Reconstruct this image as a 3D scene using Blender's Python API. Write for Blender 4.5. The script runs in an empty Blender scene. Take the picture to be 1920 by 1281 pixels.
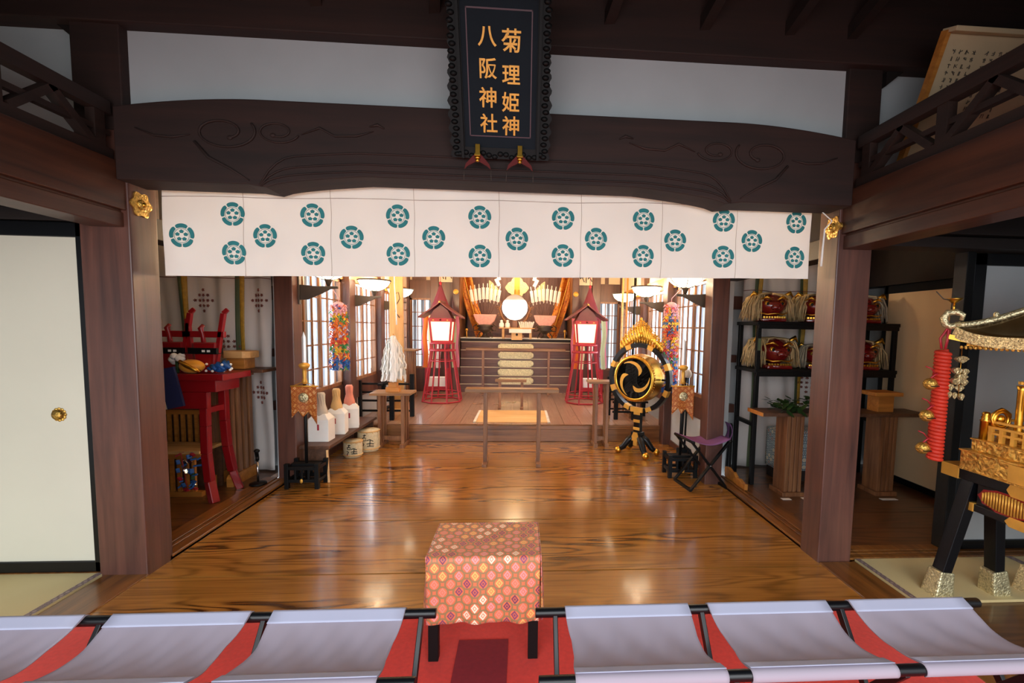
import bpy, math, random
from math import sin, cos, pi, radians
from mathutils import Matrix, Vector
random.seed(7)
scene = bpy.context.scene
COL = scene.collection

# ------------------------------------------------------------ camera
cam = bpy.data.cameras.new('camera'); camo = bpy.data.objects.new('camera', cam); COL.objects.link(camo)
YAW, PITCH, ROLL = radians(3.72619), radians(4.38367), radians(-0.99792)
f_ = Vector((sin(YAW)*cos(PITCH), cos(YAW)*cos(PITCH), -sin(PITCH)))
rt = Vector((cos(YAW), -sin(YAW), 0)); dn = f_.cross(rt)
r2 = cos(ROLL)*rt + sin(ROLL)*dn; d2 = -sin(ROLL)*rt + cos(ROLL)*dn
camo.matrix_world = Matrix(((r2.x, -d2.x, -f_.x, .10), (r2.y, -d2.y, -f_.y, 0), (r2.z, -d2.z, -f_.z, 1.30), (0, 0, 0, 1)))
cam.sensor_width = 36; cam.lens = 850.0/1920*36; cam.clip_start = .02
cam.shift_x = -(1033.14-960)/1920; cam.shift_y = (679.37-640.5)/1920
scene.camera = camo

# ------------------------------------------------------------ world, exposure
w = bpy.data.worlds.new('world'); scene.world = w; w.use_nodes = True
bg = w.node_tree.nodes['Background']; bg.inputs[0].default_value = (.88, .94, 1, 1); bg.inputs[1].default_value = 1.2
vs = scene.view_settings; vs.view_transform = 'Standard'; vs.look = 'None'; vs.gamma = 1; vs.use_curve_mapping = False
vs.exposure = .66
scene.cycles.max_bounces = 8; scene.cycles.diffuse_bounces = 5; scene.cycles.sample_clamp_indirect = 6

def area(name, loc, rot, sx, sy, power, col=(1, 1, 1), portal=False, spread=pi):
    l = bpy.data.lights.new(name, 'AREA'); l.shape = 'RECTANGLE'; l.size = sx; l.size_y = sy; l.energy = power; l.color = col; l.spread = spread
    l.cycles.is_portal = portal
    o = bpy.data.objects.new(name, l); COL.objects.link(o); o.location = loc; o.rotation_euler = rot; return o
def point(name, loc, power, col, r=.05):
    l = bpy.data.lights.new(name, 'POINT'); l.energy = power; l.color = col; l.shadow_soft_size = r
    o = bpy.data.objects.new(name, l); COL.objects.link(o); o.location = loc; return o
# daylight of the open front of the hall, behind the viewer (looks towards +Y)
area('front_daylight', (0, -2.5, 2.1), (radians(60), 0, 0), 5.6, 3.0, 165, (.95, .97, 1))
# daylight through the side windows of the sanctuary
for s in (-1, 1):
    for (ya, yb) in ((4.32, 4.88), (5.1, 6.0), (6.3, 7.6)):
        area('window_daylight', (s*1.98, (ya+yb)/2, 1.25), (0, radians(90)*s, 0), 1.1, yb-ya, 26*(yb-ya), (.86, .93, 1))

# ------------------------------------------------------------ materials
def lin(h):
    h = h.lstrip('#'); c = [int(h[i:i+2], 16)/255 for i in (0, 2, 4)]
    return tuple((x/12.92 if x <= .04045 else ((x+.055)/1.055)**2.4) for x in c) + (1,)
class NT:
    def __init__(s, name):
        s.m = bpy.data.materials.new(name); s.m.use_nodes = True; s.t = s.m.node_tree; s.b = s.t.nodes['Principled BSDF']; s.out = s.t.nodes['Material Output']
    def n(s, typ, **k):
        nd = s.t.nodes.new(typ)
        for a, v in k.items():
            if a.startswith('i_'): nd.inputs[int(a[2:])].default_value = v
            else: setattr(nd, a, v)
        return nd
    def l(s, a, b): s.t.links.new(a, b)
    def math(s, op, a, b=None, c=None):
        nd = s.n('ShaderNodeMath', operation=op)
        for i, v in enumerate((a, b, c)):
            if v is None: continue
            if isinstance(v, (int, float)): nd.inputs[i].default_value = v
            else: s.l(v, nd.inputs[i])
        return nd.outputs[0]
    def ramp(s, fac, stops, const=False):
        nd = s.n('ShaderNodeValToRGB'); cr = nd.color_ramp
        if const: cr.interpolation = 'CONSTANT'
        while len(cr.elements) < len(stops): cr.elements.new(.5)
        for e, (p, c) in zip(cr.elements, stops): e.position = p; e.color = lin(c) if isinstance(c, str) else c
        s.l(fac, nd.inputs[0]); return nd.outputs[0]
    def mix(s, fac, a, b):
        nd = s.n('ShaderNodeMix', data_type='RGBA')
        for i, v in ((0, fac), (6, a), (7, b)):
            if isinstance(v, (int, float)): nd.inputs[i].default_value = v
            elif isinstance(v, (str, tuple)): nd.inputs[i].default_value = lin(v) if isinstance(v, str) else v
            else: s.l(v, nd.inputs[i])
        return nd.outputs[2]
    def bump(s, h, st, dist=.01):
        nd = s.n('ShaderNodeBump'); nd.inputs['Strength'].default_value = st; nd.inputs['Distance'].default_value = dist
        s.l(h, nd.inputs['Height']); s.l(nd.outputs[0], s.b.inputs['Normal'])
def mat(name, col, rough=.5, metal=0, var=.12, ns=8, coat=0, bump=0, emit=0, spec=.5, sheen=0):
    q = NT(name); b = q.b
    b.inputs['Roughness'].default_value = rough; b.inputs['Metallic'].default_value = metal
    b.inputs['Coat Weight'].default_value = coat; b.inputs['Specular IOR Level'].default_value = spec; b.inputs['Sheen Weight'].default_value = sheen
    b.inputs['Coat Roughness'].default_value = .08
    tc = q.n('ShaderNodeTexCoord'); no = q.n('ShaderNodeTexNoise'); no.inputs['Scale'].default_value = ns; no.inputs['Detail'].default_value = 6
    q.l(tc.outputs['Object'], no.inputs['Vector'])
    c = lin(col); lo = tuple(x*(1-var) for x in c[:3])+(1,); hi = tuple(min(1, x*(1+var)) for x in c[:3])+(1,)
    q.l(q.ramp(no.outputs[0], ((.3, lo), (.7, hi))), b.inputs['Base Color'])
    if bump: q.bump(no.outputs[0], bump)
    if emit:
        b.inputs['Emission Color'].default_value = c; b.inputs['Emission Strength'].default_value = emit
    return q.m
def wood(name, dark, light, axis=0, sc=1., rough=.45, coat=0, bump=.15, mid=None):
    q = NT(name); b = q.b; b.inputs['Roughness'].default_value = rough; b.inputs['Coat Weight'].default_value = coat; b.inputs['Coat Roughness'].default_value = .12
    tc = q.n('ShaderNodeTexCoord'); mp = q.n('ShaderNodeMapping'); s = [14*sc]*3; s[axis] = .9*sc; mp.inputs['Scale'].default_value = s
    q.l(tc.outputs['Object'], mp.inputs[0])
    no = q.n('ShaderNodeTexNoise'); no.inputs['Scale'].default_value = 1.6; no.inputs['Detail'].default_value = 9; no.inputs['Roughness'].default_value = .62; no.inputs['Distortion'].default_value = .5
    q.l(mp.outputs[0], no.inputs['Vector'])
    n2 = q.n('ShaderNodeTexNoise'); n2.inputs['Scale'].default_value = 1.7; n2.inputs['Detail'].default_value = 3
    q.l(tc.outputs['Object'], n2.inputs['Vector'])
    f = q.math('ADD', q.math('MULTIPLY', no.outputs[0], .7), q.math('MULTIPLY', n2.outputs[0], .3))
    q.l(q.ramp(f, ((.34, dark), (.66, light))), b.inputs['Base Color'])
    q.bump(no.outputs[0], bump, .004)
    return q.m
def lattice_cloth(name, base, ring, cols, n=10, metallic=0):
    """woven brocade: rows of linked circles with a coloured lozenge in each cell, from the UV map in metres"""
    q = NT(name); q.b.inputs['Roughness'].default_value = .55; q.b.inputs['Sheen Weight'].default_value = .1
    uv = q.n('ShaderNodeTexCoord'); vm = q.n('ShaderNodeVectorMath', operation='SCALE'); vm.inputs[3].default_value = n; q.l(uv.outputs['UV'], vm.inputs[0])
    def cell(off):
        ad = q.n('ShaderNodeVectorMath', operation='ADD'); ad.inputs[1].default_value = (off, off, 0); q.l(vm.outputs[0], ad.inputs[0])
        fr = q.n('ShaderNodeVectorMath', operation='FRACTION'); q.l(ad.outputs[0], fr.inputs[0])
        fl = q.n('ShaderNodeVectorMath', operation='FLOOR'); q.l(ad.outputs[0], fl.inputs[0])
        sp = q.n('ShaderNodeSeparateXYZ'); q.l(fr.outputs[0], sp.inputs[0])
        ax = q.math('ABSOLUTE', q.math('SUBTRACT', sp.outputs[0], .5)); ay = q.math('ABSOLUTE', q.math('SUBTRACT', sp.outputs[1], .5))
        wn = q.n('ShaderNodeTexWhiteNoise'); wn.noise_dimensions = '2D'; q.l(fl.outputs[0], wn.inputs['Vector'])
        return ax, ay, wn.outputs[0]
    c = base
    ax, ay, _ = cell(0)
    r = q.math('SQRT', q.math('ADD', q.math('MULTIPLY', ax, ax), q.math('MULTIPLY', ay, ay)))
    bx, by, _ = cell(.5)
    rb = q.math('SQRT', q.math('ADD', q.math('MULTIPLY', bx, bx), q.math('MULTIPLY', by, by)))
    leaf = q.math('LESS_THAN', q.math('ABSOLUTE', q.math('SUBTRACT', q.math('MINIMUM', r, rb), .345)), .055)
    c = q.mix(leaf, c, ring)
    for off in (0, .5):
        ax, ay, wn = cell(off)
        d = q.math('ADD', q.math('MULTIPLY', ax, 1.25), ay)
        k = len(cols); pal = q.ramp(wn, [(i/k, cc) for i, cc in enumerate(cols)], True)
        c = q.mix(q.math('LESS_THAN', d, .30), c, pal)
        c = q.mix(q.math('LESS_THAN', q.math('ABSOLUTE', q.math('SUBTRACT', d, .13)), .03), c, base)
    q.l(c, q.b.inputs['Base Color']); q.b.inputs['Metallic'].default_value = metallic
    return q.m
def cloth(name, col, trans=.3, rough=.8):
    q = NT(name); q.t.nodes.remove(q.b)
    tc = q.n('ShaderNodeTexCoord'); no = q.n('ShaderNodeTexNoise'); no.inputs['Scale'].default_value = 3; q.l(tc.outputs['Object'], no.inputs['Vector'])
    c = lin(col); cc = q.ramp(no.outputs[0], ((.3, tuple(x*.95 for x in c[:3])+(1,)), (.7, c)))
    d = q.n('ShaderNodeBsdfDiffuse'); t = q.n('ShaderNodeBsdfTranslucent'); mx = q.n('ShaderNodeMixShader'); mx.inputs[0].default_value = trans
    q.l(cc, d.inputs[0]); q.l(cc, t.inputs[0]); q.l(d.outputs[0], mx.inputs[1]); q.l(t.outputs[0], mx.inputs[2]); q.l(mx.outputs[0], q.out.inputs[0])
    return q.m
def hall_floor_mat(name, dark, light, rough=.2, along=0, ring=.07):
    q = NT(name); b = q.b; b.inputs['Coat Weight'].default_value = .4; b.inputs['Coat Roughness'].default_value = .1
    tc = q.n('ShaderNodeTexCoord'); at = q.n('ShaderNodeAttribute'); at.attribute_name = 'pid'
    sp = q.n('ShaderNodeSeparateXYZ'); q.l(tc.outputs['Object'], sp.inputs[0])
    cb = q.n('ShaderNodeCombineXYZ')
    q.l(q.math('ADD', q.math('MULTIPLY', sp.outputs[along], .55), q.math('MULTIPLY', at.outputs['Fac'], 3.7)), cb.inputs[0])
    q.l(q.math('MULTIPLY', sp.outputs[1-along], 3.6), cb.inputs[1]); q.l(at.outputs['Fac'], cb.inputs[2])
    low = q.n('ShaderNodeTexNoise'); low.inputs['Scale'].default_value = 1.1; low.inputs['Detail'].default_value = 2.5; q.l(cb.outputs[0], low.inputs['Vector'])
    # contour lines of a smooth field = the cathedral grain of flat-sawn pine, strong only in patches
    sn = q.math('SINE', q.math('MULTIPLY', low.outputs[0], 90.)); line = q.math('POWER', q.math('ABSOLUTE', q.math('MULTIPLY_ADD', sn, .5, .5)), 2.5)
    pm = q.n('ShaderNodeTexNoise'); pm.inputs['Scale'].default_value = .9; pm.inputs['Detail'].default_value = 1; q.l(cb.outputs[0], pm.inputs['Vector'])
    mask = q.math('MULTIPLY', q.math('SUBTRACT', pm.outputs[0], .42), ring*50); mk = q.n('ShaderNodeClamp'); q.l(mask, mk.inputs[0])
    mp = q.n('ShaderNodeMapping'); mp.inputs['Scale'].default_value = (1.6, 90, 1) if along == 0 else (90, 1.6, 1); q.l(tc.outputs['Object'], mp.inputs[0])
    fine = q.n('ShaderNodeTexNoise'); fine.inputs['Scale'].default_value = 1; fine.inputs['Detail'].default_value = 5; q.l(mp.outputs[0], fine.inputs['Vector'])
    f = q.math('ADD', q.math('ADD', q.math('MULTIPLY', q.math('MULTIPLY', line, mk.outputs[0]), -.50), q.math('MULTIPLY', fine.outputs[0], .55)), q.math('MULTIPLY', pm.outputs[0], .45))
    q.l(q.ramp(f, ((.12, dark), (.62, light))), b.inputs['Base Color'])
    sm = q.n('ShaderNodeTexNoise'); sm.inputs['Scale'].default_value = 2.2; q.l(tc.outputs['Object'], sm.inputs['Vector'])
    q.l(q.math('ADD', q.math('MULTIPLY', sm.outputs[0], .14), rough-.05), b.inputs['Roughness'])
    q.bump(f, .06, .003)
    return q.m
def gold_carved(name, col, sc=40, rough=.3, st=.8, dist=.006):
    q = NT(name); b = q.b; b.inputs['Metallic'].default_value = .8; b.inputs['Roughness'].default_value = rough
    tc = q.n('ShaderNodeTexCoord'); v = q.n('ShaderNodeTexVoronoi'); v.feature = 'SMOOTH_F1'; v.inputs['Scale'].default_value = sc
    no = q.n('ShaderNodeTexNoise'); no.inputs['Scale'].default_value = sc*.5; no.inputs['Detail'].default_value = 3; no.inputs['Distortion'].default_value = 2
    q.l(tc.outputs['Object'], no.inputs['Vector']); q.l(tc.outputs['Object'], v.inputs['Vector'])
    h = q.math('ADD', v.outputs[0], no.outputs[0]); q.bump(h, st, dist)
    c = lin(col); q.l(q.ramp(no.outputs[0], ((.35, tuple(x*.55 for x in c[:3])+(1,)), (.6, c))), b.inputs['Base Color'])
    return q.m
M = {}
M['post'] = wood('post_wood', '3a2420', '6b4336', 2, .8, .42, .1)
M['post2'] = wood('beam_wood', '2a140c', '58301c', 1, .8, .45, .1)
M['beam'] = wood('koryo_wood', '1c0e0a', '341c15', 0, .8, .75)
M['dark'] = wood('dark_wood', '120c0a', '241713', 0, .8, .6)
M['darky'] = wood('dark_wood_lengthwise', '1a100c', '35211a', 1, .8, .6)
M['sill'] = wood('sill_wood', '4a2a12', '96602a', 1, 1, .3, .3)
M['lip'] = wood('step_wood', '5a3418', 'a06a3a', 0, 1, .35, .2)
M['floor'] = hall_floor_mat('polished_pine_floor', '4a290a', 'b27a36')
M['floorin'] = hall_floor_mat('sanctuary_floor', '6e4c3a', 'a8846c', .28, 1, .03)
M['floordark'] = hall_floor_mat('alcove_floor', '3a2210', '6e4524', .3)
M['plaster'] = mat('plaster', 'b0b4b6', .9, 0, .07, 2.2, 0, .15)
M['cream'] = mat('cream_plaster', 'e2cfae', .9, 0, .05, 3)
M['paper'] = mat('fusuma_paper', 'd0cdbb', .85, 0, .03, 2)
M['tan'] = mat('tan_panel', 'e4c69c', .8, 0, .04, 2)
M['lacq'] = mat('black_lacquer', '080a0e', .35, 0, .1, 5, .05, 0, 0, .35)
M['black'] = mat('black_paint', '0a0a0b', .5, 0, .1, 5, 0, 0, 0, .25)
M['gold'] = mat('gilt_metal', 'e0ad45', .3, 1, .15, 30)
M['goldp'] = mat('gold_leaf', 'dea847', .45, .45, .12, 12)
M['brass'] = gold_carved('chased_brass', 'e2b458', 90, .35, .8, .004)
M['brassp'] = gold_carved('pale_chased_brass', 'e8dcae', 110, .38, .8, .004)
M['carve'] = gold_carved('carved_giltwood', 'f2c262', 52, .42, 1, .010)
M['red'] = mat('red_lacquer', '8c0d14', .35, 0, .1, 4, .2)
M['redp'] = mat('red_paint', 'a8202e', .45, 0, .12, 6)
M['brownw'] = wood('table_wood', '6a4426', 'a67a4c', 0, 1.4, .4, .1)
M['brownv'] = wood('table_leg_wood', '623a22', 'a0704a', 2, 1.4, .4, .1)
M['oldw'] = wood('aged_wood', '3c2518', '6e4a34', 1, 1.2, .5)
M['pale'] = wood('pale_cypress', 'c08a4c', 'e6bd80', 0, 1.2, .5)
M['orangew'] = wood('orange_wood', '9a5c22', 'd08a3c', 0, 1.2, .45)
M['white'] = mat('white_paper', 'f0eee8', .8, 0, .03)
M['whitec'] = cloth('white_cloth', 'faf8f4', .32)
M['teal'] = mat('teal_dye', '2b7d80', .8, 0, .1, 20)
M['seam'] = mat('seam_thread', 'b9aaa0', .8)
M['iron'] = mat('dark_iron', '4a4038', .5, .3, .1)
M['seat'] = cloth('grey_canvas', 'a096a2', .06)
M['hem'] = cloth('canvas_hem', 'b2b4ca', .05)
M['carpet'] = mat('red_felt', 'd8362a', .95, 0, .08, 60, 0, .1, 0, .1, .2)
M['darkstrip'] = mat('dark_red_strip', '861c26', .95, 0, .08, 60)
M['chrome'] = mat('steel', 'c8c8c8', .2, 1, .03)
M['green'] = mat('green_leaf', '2c4a22', .45, 0, .3, 10)
M['purple'] = cloth('purple_canvas', '8a5f8e', .05)
M['silver'] = mat('mirror_silver', 'f4f4f2', .04, 1, 0)
M['rope'] = mat('red_cord', 'c22e18', .6, 0, .1, 30)
M['strawb'] = mat('straw_wrap', 'd8c8a2', .8, 0, .12, 40)
M['shade'] = mat('glowing_glass', 'ffe9c4', .4, 0, 0, 5, 0, 0, 5.5)
M['lantern'] = mat('lit_paper', 'ffe3b0', .6, 0, 0, 5, 0, 0, 1.0)
M['mount'] = mat('navy_cloth', '1c2554', .8)

# ------------------------------------------------------------ mesh builder
class MB:
    def __init__(s): s.v = []; s.f = []; s.mi = []; s.sm = []; s.uv = {}; s.X = None; s.pid = {}
    def add(s, vs, fs, m=0, smooth=False, uv=None, pid=None):
        o = len(s.v)
        s.v += [tuple(s.X @ Vector(p)) if s.X else tuple(p) for p in vs]
        for i, f in enumerate(fs):
            if uv: s.uv[len(s.f)] = [uv[k] for k in f]
            if pid is not None: s.pid[len(s.f)] = pid
            s.f.append([o+k for k in f]); s.mi.append(m); s.sm.append(smooth)
        return s
    def box(s, x0, x1, y0, y1, z0, z1, m=0, pid=None):
        return s.add([(x0, y0, z0), (x1, y0, z0), (x1, y1, z0), (x0, y1, z0), (x0, y0, z1), (x1, y0, z1), (x1, y1, z1), (x0, y1, z1)],
                     [(0, 3, 2, 1), (4, 5, 6, 7), (0, 1, 5, 4), (1, 2, 6, 5), (2, 3, 7, 6), (3, 0, 4, 7)], m, pid=pid)
    def bar(s, a, b, w, h, m=0, up=(0, 0, 1), w2=None, h2=None):
        a = Vector(a); b = Vector(b); d = (b-a).normalized(); u = Vector(up)
        if abs(d.dot(u)) > .98: u = Vector((0, 1, 0))
        x = d.cross(u).normalized(); y = x.cross(d).normalized(); P = []
        for c, ww, hh in ((a, w, h), (b, w2 or w, h2 or h)):
            for i, j in ((-1, -1), (1, -1), (1, 1), (-1, 1)): P.append(c+x*(i*ww/2)+y*(j*hh/2))
        return s.add(P, [(3, 2, 1, 0), (4, 5, 6, 7), (0, 1, 5, 4), (1, 2, 6, 5), (2, 3, 7, 6), (3, 0, 4, 7)], m)
    def tube(s, pts, r, n=8, m=0, cap=True, closed=False):
        pts = [Vector(p) for p in pts]; k = len(pts); R = r if isinstance(r, (list, tuple)) else [r]*k; P = []; F = []
        ref = None
        for i, p in enumerate(pts):
            if closed: d = pts[(i+1) % k]-pts[i-1]
            else: d = pts[min(i+1, k-1)]-pts[max(i-1, 0)]
            d.normalize()
            if ref is None: ref = Vector((0, 0, 1)) if abs(d.z) < .9 else Vector((1, 0, 0))
            x = d.cross(ref)
            if x.length < 1e-4: x = d.cross(Vector((.3, 1, .2)))
            x.normalize(); y = x.cross(d).normalized(); ref = y
            for j in range(n):
                t = 2*pi*j/n; P.append(p+x*(cos(t)*R[i])+y*(sin(t)*R[i]))
        for i in range(k if closed else k-1):
            for j in range(n):
                a = i*n+j; b = i*n+(j+1) % n; i2 = (i+1) % k
                F.append((a, b, i2*n+(j+1) % n, i2*n+j))
        if cap and not closed: F += [tuple(range(n))[::-1], tuple((k-1)*n+j for j in range(n))]
        return s.add(P, F, m, True)
    def cyl(s, a, b, r, r2=None, n=16, m=0): return s.tube([a, b], [r, r if r2 is None else r2], n, m)
    def lathe(s, prof, c=(0, 0, 0), n=24, m=0, axis=2, sq=1, cap=True, smooth=True):
        P = []; F = []; k = len(prof)
        for (r, z) in prof:
            for j in range(n):
                t = 2*pi*j/n; q = (r*cos(t), r*sin(t)*sq, z)
                if axis == 0: q = (q[2], q[0], q[1])
                if axis == 1: q = (q[0], q[2], q[1])
                P.append((q[0]+c[0], q[1]+c[1], q[2]+c[2]))
        for i in range(k-1):
            for j in range(n): F.append((i*n+j, i*n+(j+1) % n, (i+1)*n+(j+1) % n, (i+1)*n+j))
        if cap and prof[0][0] > 1e-5: F.append(tuple(range(n))[::-1])
        if cap and prof[-1][0] > 1e-5: F.append(tuple((k-1)*n+j for j in range(n)))
        return s.add(P, F, m, smooth)
    def ball(s, c, r, m=0, n=12, k=8):
        rx, ry, rz = r if isinstance(r, (list, tuple)) else (r, r, r)
        P = []; F = []
        for i in range(k+1):
            a = pi*i/k
            for j in range(n):
                t = 2*pi*j/n; P.append((c[0]+rx*sin(a)*cos(t), c[1]+ry*sin(a)*sin(t), c[2]-rz*cos(a)))
        for i in range(k):
            for j in range(n): F.append((i*n+j, i*n+(j+1) % n, (i+1)*n+(j+1) % n, (i+1)*n+j))
        return s.add(P, F, m, True)
    def prism(s, poly, a, b, axis=1, m=0, smooth=False):
        """polygon in the plane across `axis`, pulled from a to b along it"""
        n = len(poly); mk = {0: lambda p, d: (d, p[0], p[1]), 1: lambda p, d: (p[0], d, p[1]), 2: lambda p, d: (p[0], p[1], d)}[axis]
        P = [mk(p, a) for p in poly]+[mk(p, b) for p in poly]
        F = [tuple(range(n)), tuple(range(2*n-1, n-1, -1))]+[(i, n+i, n+(i+1) % n, (i+1) % n) for i in range(n)]
        return s.add(P, F, m, smooth)
    def strip(s, top, bot, a, b, m=0):
        """thick slab between two profiles [(x,z)..] of equal length, from y=a to y=b"""
        k = len(top); P = []
        for y in (a, b):
            P += [(x, y, z) for x, z in top]+[(x, y, z) for x, z in bot]
        F = []
        for i in range(k-1):
            F += [(i, k+i, k+i+1, i+1), (2*k+i+1, 3*k+i+1, 3*k+i, 2*k+i), (i, i+1, 2*k+i+1, 2*k+i), (k+i+1, k+i, 3*k+i, 3*k+i+1)]
        F += [(0, 2*k, 3*k, k), (k-1, 2*k-1, 4*k-1, 3*k-1)]
        return s.add(P, F, m)
    def grid(s, fn, nu, nv, m=0, smooth=True, uvfn=None):
        P = [fn(i/nu, j/nv) for j in range(nv+1) for i in range(nu+1)]
        U = [uvfn(i/nu, j/nv) for j in range(nv+1) for i in range(nu+1)] if uvfn else None
        F = [(j*(nu+1)+i, j*(nu+1)+i+1, (j+1)*(nu+1)+i+1, (j+1)*(nu+1)+i) for j in range(nv) for i in range(nu)]
        return s.add(P, F, m, smooth, U)
    def build(s, name, mats, parent=None, bev=0, solid=0, label=None, sub=0):
        me = bpy.data.meshes.new(name); me.from_pydata(s.v, [], s.f)
        for mm in (mats if isinstance(mats, (list, tuple)) else [mats]): me.materials.append(M[mm] if isinstance(mm, str) else mm)
        me.polygons.foreach_set('material_index', s.mi); me.polygons.foreach_set('use_smooth', s.sm)
        if s.uv:
            ul = me.uv_layers.new(name='UVMap')
            for fi, us in s.uv.items():
                for li, u in zip(me.polygons[fi].loop_indices, us): ul.data[li].uv = u
        if s.pid:
            at = me.attributes.new('pid', 'FLOAT', 'FACE')
            for fi, p in s.pid.items(): at.data[fi].value = p
        me.update()
        o = bpy.data.objects.new(name, me); COL.objects.link(o)
        if parent: o.parent = parent
        if solid: md = o.modifiers.new('thickness', 'SOLIDIFY'); md.thickness = solid; md.offset = 0
        if sub: md = o.modifiers.new('smooth', 'SUBSURF'); md.levels = sub; md.render_levels = sub
        if bev: md = o.modifiers.new('bevel', 'BEVEL'); md.width = bev; md.segments = 2; md.limit_method = 'ANGLE'; md.angle_limit = radians(40)
        if label: o['label'] = label
        return o
def thing(name, label, cat, loc=(0, 0, 0), rz=0, group=None, rx=0, ry=0):
    o = bpy.data.objects.new(name, None); COL.objects.link(o); o.empty_display_size = .05
    o.location = loc; o.rotation_euler = (rx, ry, rz); o['label'] = label; o['category'] = cat
    if group: o['group'] = group
    return o
def tag(o, label, cat, group=None, kind=None):
    o['label'] = label; o['category'] = cat
    if group: o['group'] = group
    if kind: o['kind'] = kind
    return o
def struct(o): o['kind'] = 'structure'; return o
def sthing(name, loc=(0, 0, 0)):
    o = bpy.data.objects.new(name, None); COL.objects.link(o); o.location = loc; o['kind'] = 'structure'; return o
def dup(root, loc, rz=0, label=None):
    r = root.copy(); COL.objects.link(r); r.location = loc; r.rotation_euler = (root.rotation_euler[0], root.rotation_euler[1], rz)
    if label: r['label'] = label
    for ch in list(root.children):
        c = ch.copy(); COL.objects.link(c); c.parent = r
        for g in list(ch.children):
            d = g.copy(); COL.objects.link(d); d.parent = c
    return r
def text(body, name, size, mt, parent, mw, depth=.002, bold=0):
    cu = bpy.data.curves.new(name, 'FONT'); cu.body = body; cu.size = size; cu.extrude = depth; cu.offset = bold; cu.align_x = 'CENTER'; cu.align_y = 'CENTER'
    t = bpy.data.objects.new(name, cu); COL.objects.link(t); bpy.context.view_layer.update()
    me = bpy.data.meshes.new_from_object(t.evaluated_get(bpy.context.evaluated_depsgraph_get()))
    me.transform(mw); bpy.data.objects.remove(t); me.materials.clear(); me.materials.append(M[mt])
    o = bpy.data.objects.new(name, me); COL.objects.link(o); o.parent = parent; return o
UPR = Matrix.Rotation(radians(90), 4, 'X')   # text plane upright, facing -Y

# ============================================================ STRUCTURE
# floors
b = MB(); ys = [-2.2, -1.6, -1.0, -.45, .1, .65, 1.15, 1.72, 2.33, 2.99, 3.62, 4.15, 4.61, 5.085]
for i in range(len(ys)-1): b.box(-1.79, 1.79, ys[i]+.005, ys[i+1]-.005, -.04, 0, pid=i*1.37+.5)
b.box(-1.79, 1.79, -2.2, 5.08, -.08, -.041, 1, pid=0); struct(b.build('floor', ['floor', 'dark']))
b = MB()
for i in range(-9, 9): b.box(i*.2+.0015, i*.2+.1985, 5.085, 8.9, .14, .19, pid=i*1.1)
b.box(-1.8, 1.8, 5.10, 8.9, 0, .14, 1)
o = b.build('floor_raised', ['floorin', 'lip']); struct(o)
b = MB(); b.box(-1.8, 1.8, 5.075, 5.11, .0, .19); b.box(-1.8, 1.8, 5.06, 5.10, .145, .19)
struct(b.build('trim_1', 'lip', bev=.004))
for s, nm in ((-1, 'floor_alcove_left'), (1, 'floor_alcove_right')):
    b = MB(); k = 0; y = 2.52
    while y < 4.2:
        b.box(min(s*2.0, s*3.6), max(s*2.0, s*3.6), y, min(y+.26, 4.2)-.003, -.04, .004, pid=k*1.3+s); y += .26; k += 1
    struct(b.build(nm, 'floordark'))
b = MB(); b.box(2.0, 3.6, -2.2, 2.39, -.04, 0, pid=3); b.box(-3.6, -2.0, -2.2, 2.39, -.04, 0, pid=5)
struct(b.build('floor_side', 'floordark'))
# sills between hall and alcoves, grooved, and boards beside the tatami
for i, s in enumerate((-1, 1)):
    b = MB()
    def bx(xa, xb, ya, yb, za, zb): b.box(min(s*xa, s*xb), max(s*xa, s*xb), ya, yb, za, zb)
    bx(1.79, 1.845, 2.5, 3.8, 0, .03); bx(1.86, 1.885, 2.5, 3.8, 0, .03); bx(1.90, 2.0, 2.5, 3.8, 0, .03); bx(1.79, 2.0, 2.5, 3.8, -.02, .018)
    bx(1.79, 2.0, -2.2, 2.36, -.04, .008)
    struct(b.build('trim_%d' % (2+i), 'sill', bev=.003))
b = MB(); b.box(1.98, 3.6, 2.38, 2.42, -.03, .018); b.box(1.98, 3.6, 2.43, 2.455, -.03, .018); b.box(1.98, 3.6, 2.465, 2.53, -.03, .018); b.box(1.98, 3.6, 2.38, 2.53, -.03, .008)
struct(b.build('trim_4', 'sill', bev=.003))
# posts
n = 5
for (x0, x1, y0, y1, z1) in ((-2.02, -1.79, 2.35, 2.52, 2.20), (1.785, 1.98, 2.37, 2.53, 2.20), (-1.875, -1.73, 3.77, 3.92, 2.9), (1.655, 1.80, 3.65, 3.80, 2.9),
                             (-1.86, -1.70, 4.90, 5.07, 2.6), (1.70, 1.86, 4.95, 5.12, 2.6), (-1.86, -1.72, 6.03, 6.2, 2.6), (1.72, 1.86, 6.03, 6.2, 2.6),
                             (-1.42, -1.28, 7.66, 7.80, 2.6), (1.28, 1.42, 7.66, 7.80, 2.6), (-1.05, -.94, 7.62, 7.74, 2.6), (.94, 1.05, 7.62, 7.74, 2.6), (-1.9, -1.76, 7.62, 7.76, 2.6), (1.76, 1.9, 7.62, 7.76, 2.6)):
    struct(MB().box(x0, x1, y0, y1, -.02 if y0 < 5 else .19, z1).build('trim_%d' % n, 'post', bev=.006)); n += 1
for (x0, x1, y0, y1) in ((-2.015, -1.795, 2.352, 2.52), (1.79, 1.975, 2.372, 2.53)):  # upper post lengths: the shade up there is put into a darker wood colour
    struct(MB().box(x0, x1, y0, y1, 2.20, 2.68).build('trim_%d' % n, 'beam', bev=.006)); n += 1
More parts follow.
